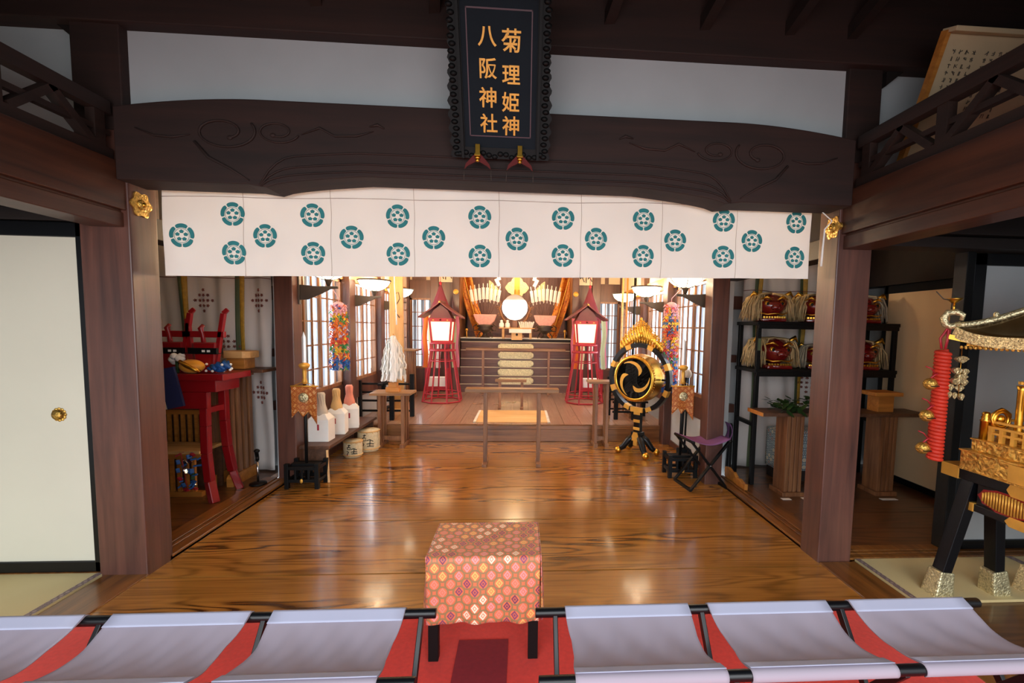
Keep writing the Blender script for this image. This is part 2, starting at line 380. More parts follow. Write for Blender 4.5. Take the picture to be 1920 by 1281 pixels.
# koryo (arched tie beam) with relief scrolls
N = 80; top = []; bot = []
for i in range(N+1):
    x = -1.80+3.60*i/N; a = abs(x)
    top.append((x, 2.345-.055*max(0, (a-1.15)/.62)**1.8))
    if a > 1.20: z = 1.955
    elif a > 1.12: z = 1.955-.012*sin((1.20-a)/.08*pi/2)
    else: z = 1.943+.066*min(1, (1.12-a)/.45)**.6
    bot.append((x, z))
koryo = struct(MB().strip(top, bot, 2.30, 2.47).build('trim_%d' % n, 'beam', bev=.006)); n += 1
b = MB()
def rel(x, z, s): return (s*x, 2.296, z)
for s in (-1, 1):
    for (cx, cz, R, turns, ph, rr) in ((1.31, 2.19, .15, 1.25, 2.6, .0055), (1.065, 2.20, .10, 1.3, 3.4, .0045)):
        pts = []
        for i in range(44):
            t = i/43; a = ph+t*turns*2*pi; r_ = R*(1-.62*t); pts.append(rel(cx+cos(a)*r_, cz+sin(a)*r_*.55, s))
        b.tube(pts, rr, 6)
        a = ph; b.ball(pts[-1], (.013, .006, .01))
    b.tube([rel(1.44, 2.14, s), rel(1.38, 2.07, s), rel(1.28, 2.02, s), rel(1.2, 1.97, s)], [.007, .008, .006, .003], 6)
    b.tube([rel(.955, 2.19, s), rel(.87, 2.225, s), rel(.80, 2.19, s), rel(.70, 2.195, s), rel(.62, 2.22, s)], [.002, .006, .005, .006, .002], 6)
    b.tube([rel(1.7, 2.19, s), rel(1.62, 2.16, s), rel(1.54, 2.155, s), rel(1.46, 2.17, s)], [.003, .006, .006, .002], 6)
    b.tube([rel(.64, 2.24, s), rel(.60, 2.25, s), rel(.57, 2.235, s)], [.003, .008, .003], 6)
for k, dz in enumerate((.020, .055, .105)):
    pts = []
    for i in range(61):
        x = -1.15+2.3*i/60; a = abs(x); z = 1.945+dz+.066*min(1, (1.15-a)/(.45))**.5 - (dz*.9)*max(0, (a-1.0)/.15)**2
        pts.append((x, 2.297, z))
    b.tube(pts, .0045, 6)
co = b.build('scroll_carving', 'beam', koryo)
# big tie beam above and plaster between
b = MB(); b.box(-3.6, 3.6, 2.33, 2.55, 2.675, 3.12); struct(b.build('trim_%d' % n, 'beam', bev=.006)); n += 1
b = MB(); b.box(-1.8, 1.8, 2.40, 2.46, 2.25, 2.70); b.box(-3.6, -2.0, 2.42, 2.46, 1.80, 2.70); b.box(1.97, 3.6, 2.42, 2.46, 1.80, 2.70)
struct(b.build('wall_front', 'plaster'))
b = MB()
for s in (-1, 1): b.prism([(s*2.0, 2.675), (s*2.09, 2.675), (s*2.0, 2.60)], 2.38, 2.42)
struct(b.build('trim_%d' % n, 'dark')); n += 1
# lengthwise beams running to the viewer, with lattice rail above
for s in (-1, 1):
    b = MB(); X0, X1 = sorted((s*1.80, s*1.985))
    b.box(X0, X1, -.35, 2.55, 1.825, 2.045)
    X2, X3 = sorted((s*1.815, s*1.97)); b.box(X2, X3, -.35, 2.4, 1.745, 1.815); b.box(X2+.01, X3-.01, -.35, 2.4, 1.81, 1.83)
    struct(b.build('trim_%d' % n, 'post2', bev=.004)); n += 1
    b = MB(); xa, xb = sorted((s*1.83, s*1.88)); xc = s*1.855
    b.box(xa, xb, -.35, 2.33, 2.045, 2.10); b.box(xa, xb, -.35, 2.33, 2.255, 2.315); b.box(xa+.01, xb-.01, -.35, 2.33, 2.16, 2.185)
    y = 2.3; k = 0
    while y > 0:
        b.box(xa+.004, xb-.004, y-.05, y, 2.09, 2.26); b.bar((xc, y-.05, 2.10), (xc, y-.24, 2.26), .03, .045, up=(1, 0, 0)); b.bar((xc, y-.4, 2.10), (xc, y-.22, 2.26), .03, .045, up=(1, 0, 0)); y -= .42
    struct(b.build('trim_%d' % n, 'darky')); n += 1
# kamoi rails over the side doors (towards the alcoves)
b = MB()
for s in (-1, 1):
    b.box(min(s*2.0, s*3.6), max(s*2.0, s*3.6), 2.36, 2.50, 1.77, 1.83); b.box(min(s*2.0, s*3.6), max(s*2.0, s*3.6), 2.34, 2.44, 1.84, 1.98)
    b.box(min(s*1.80, s*1.93), max(s*1.80, s*1.93), 2.5, 3.8, 1.72, 1.83)
struct(b.build('trim_%d' % n, 'dark', bev=.003)); n += 1
# ceilings
b = MB(); b.box(-3.7, 3.7, -.4, 2.5, 3.12, 3.16)
for i in range(-8, 9): b.box(i*.42-.03, i*.42+.03, -.35, 2.4, 3.04, 3.12)
struct(b.build('ceiling', 'dark'))
b = MB()
for x in (-.9, -.35, .5, .98, 1.42, 1.75): b.bar((x+.12, 1.85, 3.08), (x, 2.38, 2.80), .05, .06)
struct(b.build('trim_%d' % n, 'dark')); n += 1
b = MB(); b.box(-3.7, 3.7, 2.5, 9.2, 2.72, 2.78)
for i in range(13): b.box(-1.8, 1.8, 2.8+i*.48, 2.86+i*.48, 2.64, 2.72, 1)
struct(b.build('ceiling_sanctuary', ['cream', 'brownw']))
# outer walls, and unseen light blockers added behind the view
b = MB(); b.box(-3.7, 3.7, -.42, -.36, 2.08, 3.16); b.box(-3.7, -1.99, -.42, -.36, 1.72, 2.08); b.box(1.99, 3.7, -.42, -.36, 1.72, 2.08); struct(b.build('rear_light_block', 'dark'))  # unseen lintel added behind the viewer, lowered at the sides to darken the upper wall
b = MB(); b.box(-3.7, -2.0, -.36, 1.65, 1.72, 1.76); b.box(2.0, 3.7, -.36, 1.5, 1.72, 1.76); struct(b.build('aisle_light_block', 'dark'))  # unseen soffits added to keep light off the upper side panels
b = MB(); b.box(-3.7, -3.6, -.4, 4.3, -.1, 3.16); b.box(-3.65, -2.0, 4.22, 4.3, -.1, 2.75); b.box(-2.0, -1.86, 4.0, 4.3, -.1, 2.75)
struct(b.build('wall_left', 'plaster'))
b = MB(); b.box(3.6, 3.7, -.4, 4.3, -.1, 3.16); b.box(2.0, 3.65, 4.22, 4.3, -.1, 2.75); b.box(1.86, 2.0, 4.0, 4.3, -.1, 2.75)
struct(b.build('wall_right', 'plaster'))
b = MB()
for s in (-1, 1): b.box(min(s*1.87, s*2.13), max(s*1.87, s*2.13), 4.16, 4.22, .52, .60); b.box(min(s*1.87, s*2.13), max(s*1.87, s*2.13), 4.16, 4.22, 1.0, 1.07); b.box(min(s*1.87, s*3.4), max(s*1.87, s*3.4), 4.14, 4.22, 1.5, 1.62)
struct(b.build('trim_%d' % n, 'post')); n += 1
# sanctuary side walls: plaster, boards, window openings
WB, WT = .66, 1.76
for s, nm in ((-1, 'wall_sanctuary_left'), (1, 'wall_sanctuary_right')):
    b = MB(); xa, xb = sorted((s*1.79, s*1.85))
    def wl(ya, yb, za, zb, m=0, inn=0):
        b.box(xa-(inn if s > 0 else 0), xb+(inn if s < 0 else 0), ya, yb, za, zb, m)
    wl(3.85, 7.75, 0, .50, 0); wl(3.85, 7.75, .46, WB, 1, .012); wl(3.85, 7.75, 0, .06, 1, .015)
    wl(3.85, 7.75, WT, 1.90, 2, .03); wl(3.85, 7.75, 1.9, 2.75, 3)
    struct(b.build(nm, ['plaster', 'post', 'orangew', 'cream']))
b = MB(); b.box(-1.85, -.98, 7.72, 7.80, .19, .58, 1); b.box(-1.85, -.98, 7.72, 7.80, 1.75, 2.05, 1); b.box(-1.28, -.98, 7.72, 7.8, .58, 1.75, 1)
b.box(.98, 1.85, 7.72, 7.80, .19, .58, 1); b.box(.98, 1.85, 7.72, 7.80, 1.75, 2.05, 1); b.box(.98, 1.28, 7.72, 7.8, .58, 1.75, 1)
b.box(-1.85, -.98, 7.73, 7.80, 2.05, 2.75); b.box(.98, 1.85, 7.73, 7.80, 2.05, 2.75); b.box(-.98, .98, 7.73, 7.80, 2.42, 2.75)
b.box(-1.72, -1.50, 7.70, 7.73, 2.05, 2.7, 1); b.box(1.50, 1.56, 7.70, 7.73, 2.05, 2.7, 1)
struct(b.build('wall_back', ['cream', 'post', 'brownv']))
for nm_, bb_ in (('wall_altar_left', (-1.0, -.96, 7.8, 8.9, .19, 2.75)), ('wall_altar_right', (.96, 1.0, 7.8, 8.9, .19, 2.75)), ('wall_altar_back', (-1.0, 1.0, 8.86, 8.92, .19, 2.75))): struct(MB().box(*bb_).build(nm_, 'brownv'))
# windows
def window(nm, plane, fix, a, b_, z0, z1, s, stiles, rows):
    """plane 'x': fixed x; plane 'y': fixed y"""
    r = sthing(nm)
    def bb(mb, u0, u1, d0, d1, za, zb, m=0):
        if plane == 'x':
            xa, xb = sorted((fix+s*d0, fix+s*d1)); mb.box(xa, xb, u0, u1, za, zb, m)
        else: mb.box(u0, u1, fix+d0, fix+d1, za, zb, m)
    fr = MB(); bb(fr, a, a+.03, -.01, .03, z0, z1); bb(fr, b_-.03, b_, -.01, .03, z0, z1); bb(fr, a, b_, -.01, .03, z0, z0+.035); bb(fr, a, b_, -.01, .03, z1-.03, z1)
    fr.build('window_frame', 'brownv', r)
    la = MB(); W = (b_-a)/stiles
    for k in range(1, stiles): bb(la, a+k*W-.018, a+k*W+.018, -.006, .02, z0, z1)
    for k in range(stiles):
        for j in (1, 2): bb(la, a+k*W+j*W/3-.008, a+k*W+j*W/3+.008, -.004, .012, z0, z1)
    for j in range(1, rows): bb(la, a, b_, 0, .012, z0+(z1-z0)*j/rows-.007, z0+(z1-z0)*j/rows+.007)
    la.build('muntins', 'brownv', r)
    g = MB(); bb(g, a, b_, .014, .017, z0, z1); g.build('glass', GLASS, r)
    ob = MB(); u = a+.03
    while u < b_: bb(ob, u, u+.05, .07, .09, z0, z1); u += .13
    ob.build('outer_bars', M['bars'], r)
M['bars'] = cloth('pale_outer_slats', 'ccd8e2', .30)
q = NT('window_glass'); q.b.inputs['Base Color'].default_value = (1, 1, 1, 1); q.b.inputs['Roughness'].default_value = 0; q.b.inputs['Transmission Weight'].default_value = 1; q.b.inputs['IOR'].default_value = 1.01; GLASS = q.m
wn = 1
for s in (-1, 1):
    for (ya, yb, st) in ((3.93, 4.90, 2), (5.08, 6.02, 2), (6.2, 7.62, 3)):
        window('window_%d' % wn, 'x', s*1.795, ya, yb, WB, WT, s, st, 5); wn += 1
window('window_%d' % wn, 'y', 7.73, -1.76, -1.40, .58, 1.75, 1, 1, 5); wn += 1
window('window_%d' % wn, 'y', 7.73, 1.40, 1.76, .58, 1.75, 1, 1, 5)
# sliding doors (fusuma)
def fusuma(nm, x0, x1, y, z0, z1, papermat='paper', fx0=.035, fx1=.035):
    r = sthing(nm, (x0, y, z0)); W = x1-x0; H = z1-z0
    f = MB(); f.box(0, fx0, -.018, .018, 0, H); f.box(W-fx1, W, -.018, .018, 0, H); f.box(0, W, -.018, .018, 0, .055); f.box(0, W, -.018, .018, H-.07, H)
    f.build('door_frame', 'lacq', r, bev=.004); MB().box(.01, W-.01, -.006, .006, .01, H-.01).build('door_panel', papermat, r); return r
d1 = fusuma('door_1', -3.55, -2.022, 2.385, .016, 1.765)
struct(MB().box(-3.6, -2.02, 2.362, 2.45, -.04, .016).build('trim_60', 'sill')); struct(MB().box(-3.6, -2.02, 2.44, 2.50, 0, 1.80).build('wall_behind_door', 'dark'))
h = MB(); rr = .032
h.lathe([(0, 0), (.016, .001), (.02, .005), (.0225, .006), (.025, .003)], (1.36, -.024, .81), 24, axis=1)
for k in range(12):
    a = k*pi/6; h.ball((1.36+cos(a)*.027, -.008, .81+sin(a)*.027), (.009, .004, .009))
h.lathe([(0, -.010), (.026, -.010), (.03, -.007), (.031, -.003)], (1.36, 0, .81), 24, axis=1)
h.build('door_handle', 'brass', d1)
d2 = fusuma('door_2', 2.665, 3.58, 2.47, .02, 1.765, 'plaster', .075, .04)
MB().box(-.05, .0, -.02, .06, 0, 1.75).build('door_jamb', 'black', d2, bev=.003)
# inner tan sliding panel at the side of the right alcove
r = sthing('door_3', (3.36, 2.55, .02))
f = MB(); f.box(-.015, .015, 0, .68, 0, .045); f.box(-.015, .015, 0, 1.35, 1.63, 1.70); f.box(-.015, .015, .66, .70, 0, 1.7); f.box(-.015, .015, 1.32, 1.36, 0, 1.7); f.box(-.015, .015, 0, 1.35, 0, .05)
f.build('door_frame', 'lacq', r); MB().box(-.005, .005, .01, 1.34, .01, 1.69).build('door_panel', 'tan', r)
b = MB(); b.box(3.30, 3.40, 2.50, 2.60, 0, 1.76); b.box(3.30, 3.42, 2.5, 4.2, 1.72, 2.3); struct(b.build('trim_%d' % n, 'dark')); n += 1

# ============================================================ NOREN (crest curtain)
def noren_xyz(x, t, dy=0):
    zb = 1.535+(x+1.758)*.0193
    z = zb+t; y = 2.515+.006*sin(x*7.3+1)+.004*sin(x*23)*(1-t*1.5)+.003*sin(t*14+x*3)
    return (x, y+dy, z)
b = MB(); X0, X1, HT = -1.762, 1.727, .50
b.grid(lambda u, v: noren_xyz(X0+(X1-X0)*u, HT*v), 160, 14, 0)
b.grid(lambda u, v: noren_xyz(X0+(X1-X0)*u, HT*v, .003), 160, 14, 0)
def flat(poly, m=1, dy=-.0022):
    b.add([noren_xyz(x, z-(1.535+(x+1.758)*.0193), dy) for x, z in poly], [tuple(range(len(poly)))], m)
seams = [-1.757, -1.356, -.915, -.481, -.031, .415, .868, 1.288]
def mon(cx, t, R=.062):
    cz = 1.535+(cx+1.758)*.0193+t
    for k in range(5):
        a0 = pi/2+k*2*pi/5; w_ = 2*pi/10-.06
        for i in range(8):   # outer petal as quads
            u0 = a0-w_+2*w_*i/8; u1 = a0-w_+2*w_*(i+1)/8
            def rr(u, outer):
                e = abs((u-a0)/w_)
                return R*(1-.03*e**2-.05*e**10) if outer else R*(.655+.03*e**10)
            flat([(cx+cos(u0)*rr(u0, 1), cz+sin(u0)*rr(u0, 1)), (cx+cos(u1)*rr(u1, 1), cz+sin(u1)*rr(u1, 1)), (cx+cos(u1)*rr(u1, 0), cz+sin(u1)*rr(u1, 0)), (cx+cos(u0)*rr(u0, 0), cz+sin(u0)*rr(u0, 0))])
        px, pz = cx+cos(a0)*R*.34, cz+sin(a0)*R*.34
        flat([(px+cos(a0+j*2*pi/5)*R*.20, pz+sin(a0+j*2*pi/5)*R*.165) for j in range(5)])
        # fine ring
    for i in range(40):
        u0 = 2*pi*i/40; u1 = 2*pi*(i+1)/40
        flat([(cx+cos(u0)*R*.60, cz+sin(u0)*R*.60), (cx+cos(u1)*R*.60, cz+sin(u1)*R*.60), (cx+cos(u1)*R*.565, cz+sin(u1)*R*.565), (cx+cos(u0)*R*.565, cz+sin(u0)*R*.565)])
for i, sx in enumerate(seams):
    mon(sx+(.088, .109, .104, .103, .097, .083, .076, .092)[i], .206); mon(sx+.347, .317 if i < 7 else .313); mon(sx+.349, .118 if i != 3 else .112)
for sx in seams[1:]: b.tube([noren_xyz(sx+.002*sin(k), HT*k/12, -.001) for k in range(13)], .0012, 4, 2)
b.tube([noren_xyz(X0+(X1-X0)*k/80, .405+.004*sin(k*.35), -.001) for k in range(81)], .0018, 4, 2)
b.box(-1.79, 1.78, 2.53, 2.55, 2.02, 2.05, 2)
no = b.build('crest_curtain', ['whitec', 'teal', 'seam']); tag(no, 'long white short curtain with teal flower crests hanging under the carved beam', 'curtain')

# ============================================================ PLAQUE
pq = thing('shrine_plaque', 'black hanging plaque with gold characters leaning over the carved beam', 'sign', (-.012, 2.262, 2.105), 0, rx=radians(24.5))
f = MB()
for s in (-1, 1):
    out = []; N = 60
    for i in range(N+1):
        z = .0+.70*i/N; out.append((s*(.222+.007*sin(z*2*pi/.055)+.010*sin(z*7+.5)), z))
    f.prism(out+[(s*.165, .70), (s*.165, 0)], -.012, .022)
    for i in range(26): f.ball((s*(.203+.006*(i % 2)), -.012, .015+i*.027), (.016, .012, .011), 0, 8, 6)
    f.prism([(s*.170, .0), (s*.182, .0), (s*.182, .7), (s*.170, .7)], -.028, .0)
for z0, z1, sg in ((0, .048, -1), (.645, .70, 1)):
    f.box(-.175, .175, -.014, .02, z0, z1)
    for i in range(15): f.ball((-.19+i*.027, -.013, (z0+z1)/2-.008+.008*sin(i*1.9)), (.015, .010, .012), 0, 8, 6)
f.build('carved_frame', mat('carved_black', '0a0a0b', .6, 0, .2, 20, 0, 0, 0, .25), pq)
M['slate'] = mat('slate_field', '131b23', .75, 0, .15, 6, 0, 0, 0, .2); M['maroon'] = mat('maroon_line', '4b2430', .5)
MB().box(-.172, .172, -.008, .01, .03, .68).build('field_board', 'slate', pq)
l = MB()
for (xa, xb, za, zb) in ((-.142, .142, .094, .0985), (-.142, .142, .573, .579), (-.142, -.137, .094, .579), (.137, .142, .094, .579)): l.box(xa, xb, -.0105, -.007, za, zb)
l.build('border_line', 'maroon', pq)
M['goldtxt'] = mat('gold_characters', 'd08f32', .4, .35, .15, 60)
ch = [('八', -.053, .476, .082), ('阪', -.053, .358, .082), ('神', -.053, .246, .084), ('社', -.052, .143, .082),
      ('菊', .052, .462, .090), ('理', .050, .338, .082), ('姫', .048, .232, .082), ('神', .050, .136, .084)]
for c_, x, z, s_ in ch:
    text(c_, 'character', s_, 'goldtxt', pq, Matrix.Translation((x, -.0095, z)) @ Matrix.Rotation(radians(90), 4, 'X') @ Matrix.Shear('XZ', 4, (0, 0)), .0015, .0012)
for i, x in enumerate((-.118, .080)):
    g = thing('plaque_hook', ('gilt hook with dark red cloth under the left of the plaque', 'gilt hook with dark red cloth under the right of the plaque')[i], 'hook', (x, 2.215, 2.043))
    a = MB(); a.box(-.011, .011, -.004, .004, .062, .108); a.box(-.014, .014, -.014, .03, .052, .062); a.ball((0, -.004, .045), (.014, .01, .008)); a.ball((0, -.004, .033), (.010, .008, .008)); a.build('gilt_clip', 'gold', g, bev=.001)
    c = MB()
    for s in (-1, 1): c.prism([(s*.006, .062), (s*.012, .066), (s*.055, .018), (s*.062, -.006), (s*.044, .010), (s*.006, .030)], .0, .006)
    c.build('red_wing', mat('dark_red_cloth', '5e1413', .8), g)
    c = MB()
    for s in (-1, 1): c.cyl((s*.062, .003, 0), (s*.064, .003, -.055), .0015, n=6)
    c.build('wire', 'iron', g)
# nail covers on the lengthwise beams, white cord
for i, s in enumerate((-1, 1)):
    g = thing('nail_cover', ('chased brass nail cover on the left beam end beside the curtain', 'chased brass nail cover on the right beam end beside the curtain')[i], 'ornament', (s*1.797, 2.42, 1.868))
    a = MB(); R = .058
    out = []
    for k in range(48):
        t = 2*pi*k/48; out.append((cos(t)*R*(1+.12*cos(6*t)), sin(t)*R*(1+.12*cos(6*t))))
    a.prism(out, -s*.014, 0, 0); a.ball((-s*.014, 0, 0), (.014, .026, .026)); a.build('plate', 'brass', g)
    MB().ball((-s*.026, 0, 0), (.010, .012, .012)).build('boss', 'gold', g)
c = MB(); c.tube([(1.765, 2.40, 1.90), (1.74, 2.42, 1.86), (1.735, 2.42, 1.75), (1.732, 2.42, 1.66)], [.003, .004, .005, .006], 8); c.tube([(1.765, 2.4, 1.90), (1.72, 2.47, 1.99)], .003, 6)
tag(c.build('curtain_tie', 'white'), 'white cord hanging from the nail cover at the right end of the curtain', 'cord')

# ============================================================ FOREGROUND: carpet, tatami, benches, covered stool
b = MB(); b.box(-1.86, 1.83, -.3, 1.975, .002, .018); cp = b.build('red_carpet', 'carpet', bev=.004); tag(cp, 'bright red felt carpet under the folding benches', 'carpet')
b = MB(); b.box(-.14, .06, -.2, 1.775, .0185, .022); tag(b.build('carpet_dark_strip', 'darkstrip'), 'dark red strip lying on the red carpet under the covered stool', 'carpet')  # thin flat strip, darker red than the carpet
q = NT('tatami_rush'); q.b.inputs['Roughness'].default_value = .7
tc = q.n('ShaderNodeTexCoord'); wv = q.n('ShaderNodeTexWave'); wv.inputs['Scale'].default_value = 90; wv.inputs['Distortion'].default_value = .3; wv.bands_direction = 'Y'; q.l(tc.outputs['Object'], wv.inputs['Vector'])
nz = q.n('ShaderNodeTexNoise'); nz.inputs['Scale'].default_value = 3; q.l(tc.outputs['Object'], nz.inputs['Vector'])
q.l(q.mix(q.math('MULTIPLY', q.math('ADD', wv.outputs[0], nz.outputs[0]), .5), 'c0a870', 'e6d6a4'), q.b.inputs['Base Color']); q.bump(wv.outputs[0], .2, .002); M['tatami'] = q.m
M['edging'] = lattice_cloth('tatami_edging', '8a7068', '5c4446', ('a08a80', '6a4e50'), 34)
for nm, lab, x0, x1, y0, y1, e in (('tatami_mat', 'straw tatami mat beside the left sliding door', -3.55, -2.01, .5, 2.36, 1), ('tatami_mat', 'straw tatami mat under the gilt portable shrine', 2.01, 3.55, 1.97, 2.375, -1)):
    t = thing(nm, lab, 'mat', (x0, y0, 0)); W = x1-x0; H = y1-y0
    MB().box(0, W, 0, H, .001, .014).build('mat_surface', 'tatami', t)
    ee = MB(); xx = W-.03 if e == 1 else 0
    ee.grid(lambda u, v: (xx+.03*u, H*v, .0155), 1, 30, 0, False, lambda u, v: (.03*u, H*v))
    ee.build('cloth_edging', 'edging', t)
ed = MB(); ed.grid(lambda u, v: (2.93+.04*u, 1.97+.405*v, .0155), 1, 8, 0, False, lambda u, v: (.04*u, .4*v)); tt = ed.build('cloth_edging', 'edging', t); tt.location = (-2.01, -1.97, 0)

def bench(loc, lab):
    g = thing('folding_bench', lab, 'bench', loc, 0, 'three-seat folding benches on the red carpet')
    D = .137; Z = .405; R = .0145
    for s in (-1, 1):
        m = MB(); m.cyl((-.727, s*D, Z), (.727, s*D, Z), R, n=20); m.build('rod', 'lacq', g, bev=.002)
    for k, cx in enumerate((-.442, .009, .475)):
        hw = (.194, .195, .196)[k]
        path = []
        r = R+.0015
        for i in range(7):
            a = radians(-60+i*35)   # around the back rod
            path.append((D+sin(-a)*-r if False else D+cos(a)*r, Z+sin(a)*r))
        for i in range(1, 14):
            t = i/14; y = D+cos(radians(150))*r*(1-t)+(-2*D*t) if False else D*(1-2*t)
            path.append((y*.93, Z+r-.003-.034*sin(pi*t)**1.0))
        for i in range(7):
            a = radians(30+i*35); path.append((-D+cos(a)*r, Z+sin(a)*r))
        path = [(D+cos(radians(a))*r, Z+sin(radians(a))*r) for a in range(-80, 100, 22)]+[((D*(1-2*t)), Z+r-.036*sin(pi*t)) for t in [i/16 for i in range(1, 16)]]+[(-D+cos(radians(a))*r, Z+sin(radians(a))*r) for a in range(90, 265, 22)]
        L = len(path)-1
        def fn(u, v):
            i = min(int(v*L+1e-6), L-1); fr = v*L-i; y = path[i][0]*(1-fr)+path[i+1][0]*fr; z = path[i][1]*(1-fr)+path[i+1][1]*fr
            e = min(1, (D-abs(y))/D*1.3) if abs(y) < D else 0
            x = cx+(u-.5)*2*(hw-.010*e*e)
            z += .0025*sin(u*19+y*26+k*2)*e+.0016*sin(u*41-y*35)*e
            return (x, y, z)
        m = MB(); m.grid(fn, 36, L, 0)
        m.build('canvas_seat', 'seat', g, solid=.0025)
        for yy in (.098, -.098):
            sm = MB(); t = (D-yy)/(2*D); zz = Z+r-.036*sin(pi*t)+.004; ye = D if yy > 0 else -D
            sm.grid(lambda u, v: (cx+(u-.5)*2*(hw-.001), yy+(ye-yy)*v, Z+r+.0045-.036*sin(pi*(D-(yy+(ye-yy)*v))/(2*D))), 8, 6)
            sm.build('hem', 'hem', g, solid=.0015)
    for x in (-.675, -.215, .242, .675):
        for s in (-1, 1):
            m = MB(); xx = x+s*.009
            m.bar((xx, s*D, Z-.005), (xx, -s*(D+.01), .03), .014, .026, up=(0, 1, 0)); m.build('leg', 'lacq', g, bev=.002)
    for s in (-1, 1):
        m = MB(); m.cyl((-.69, s*(D+.012), .03), (.69, s*(D+.012), .03), .012, n=12); m.build('foot_rail', 'lacq', g)
    return g
bn = bench((.879, 1.195, 0.0), 'grey canvas three-seat folding bench right of the covered stool')
bn.location.z = .018
dup(bn, (-.878, 1.205, .018), pi, 'grey canvas three-seat folding bench left of the covered stool')

M['brocade'] = lattice_cloth('stool_brocade', 'e4744c', '9c7850', ('f6d6bc', 'e0908c', '7d3f58', 'f0b868', 'e08a76', 'f6e0c4', 'e89494', '8a4664'), 16.5)
st = thing('covered_stool', 'black-legged stool draped in salmon brocade in front of the benches', 'stool', (-.033, 1.81, .018))
W2, D2, T = .213, .150, .415
m = MB()
for sx in (-1, 1):
    for sy in (-1, 1): m = MB(); m.box(sx*.19-.019, sx*.19+.019, sy*.128-.019, sy*.128+.019, 0, .40); m.build('leg', 'black', st, bev=.002)
m = MB(); m.box(-.2, .2, -.14, .14, .37, .40); m.build('seat_board', 'black', st)
m = MB()
def drape(u, v):   # v: 0 = front hem .. 1 = back hem
    Ld = .25; tot = Ld*2+2*D2; s_ = v*tot; x = (u-.5)*2*W2
    if s_ < Ld:
        k = (Ld-s_)/Ld; z = T-(Ld-s_); y = -D2-.004-.012*sin(k*pi*.5)-.007*k*sin(u*17)-.004*k*sin(u*31+1); x *= 1-.012*k+.0*k
    elif s_ > Ld+2*D2:
        k = (s_-Ld-2*D2)/Ld; z = T-(s_-Ld-2*D2); y = D2+.004+.008*k*sin(u*15)
    else:
        y = -D2+(s_-Ld); z = T-.006*sin(pi*(s_-Ld)/(2*D2))*sin(pi*u)
    return (x, y, z)
m.grid(drape, 44, 70, 0, True, lambda u, v: (u*2*W2, v*(.5+2*D2)))
for s in (-1, 1):
    def side(u, v):
        k = v; y = (u-.5)*2*D2*(1+.05*k); x = s*(W2+.003+.014*sin(k*pi/2)*(1-(2*u-1)**4)+.008*k*sin(u*12+s)); z = T-.25*v*(1-.03*sin(u*9))
        return (x*(1-.0*k), y, z)
    m.grid(side, 24, 26, 0, True, lambda u, v: (u*2*D2, v*.25))
m.build('brocade_cover', 'brocade', st, solid=.003)

# ============================================================ LAMPS on the posts
def wall_lamp(x, y, s, lab):
    g = thing('bowl_lamp', lab, 'lamp', (x, y, 1.60), 0, 'bowl lamps on iron brackets')
    # local +x points to the room centre when s=-1 (left wall)
    a = MB(); xw = s*.225
    a.box(min(xw, xw+s*.016), max(xw, xw+s*.016), -.02, .02, -.145, .115); a.build('wall_plate', 'iron', g, bev=.003)
    a = MB(); a.prism([(xw, .015), (xw, -.11), (xw-s*.06, -.105), (xw-s*.17, -.055), (xw-s*.24, -.018), (xw-s*.30, -.012), (xw-s*.30, .008), (xw-s*.14, .004)], -.011, .011); a.build('bracket_arm', 'iron', g, bev=.003)
    a = MB(); a.lathe([(0, 0), (.012, .006), (.020, .03), (.028, .05), (.034, .062), (.0, .066)], (0, 0, 0), 18); a.lathe([(.171, .165), (.176, .168), (.176, .180), (.166, .180)], n=40)
    for k in range(6):
        t = k*pi/3+.3; pts = [(cos(t)*r_, sin(t)*r_, z) for r_, z in ((.03, .058), (.09, .078), (.14, .115), (.168, .160))]; a.tube(pts, .0035, 6)
    a.build('finial', 'iron', g)
    a = MB(); a.lathe([(0, .060), (.05, .065), (.10, .086), (.142, .122), (.165, .168), (.160, .168), (.138, .127), (.097, .092), (.05, .071), (0, .066)], n=40); a.build('glass_bowl', 'shade', g)
    l = point('bulb', (x, y, 1.84), 28, (1, .70, .40), .05); l.parent = None
    return g
LY = [(3.87, 'nearest of the three', 3.86), (5.06, 'middle of the three', 5.09), (6.16, 'farthest of the three', 6.18)]
for s, nm in ((-1, 'left'), (1, 'right')):
    for k, (yl, tx, yr) in enumerate(LY):
        wall_lamp(s*(1.49+.01*k) if s < 0 else 1.50, yl if s < 0 else yr, s, 'glowing glass bowl lamp on the %s side of the sanctuary, %s' % (nm, tx))
M['gbroc'] = lattice_cloth('gold_brocade', 'c2601a', 'e0952e', ('f0b040', 'd87820', 'a84a18', 'e8a030'), 14)
M['tanb'] = mat('aged_board', 'c8b08c', .8, 0, .1, 5); M['fink'] = mat('faded_ink', '5c5348', .8)

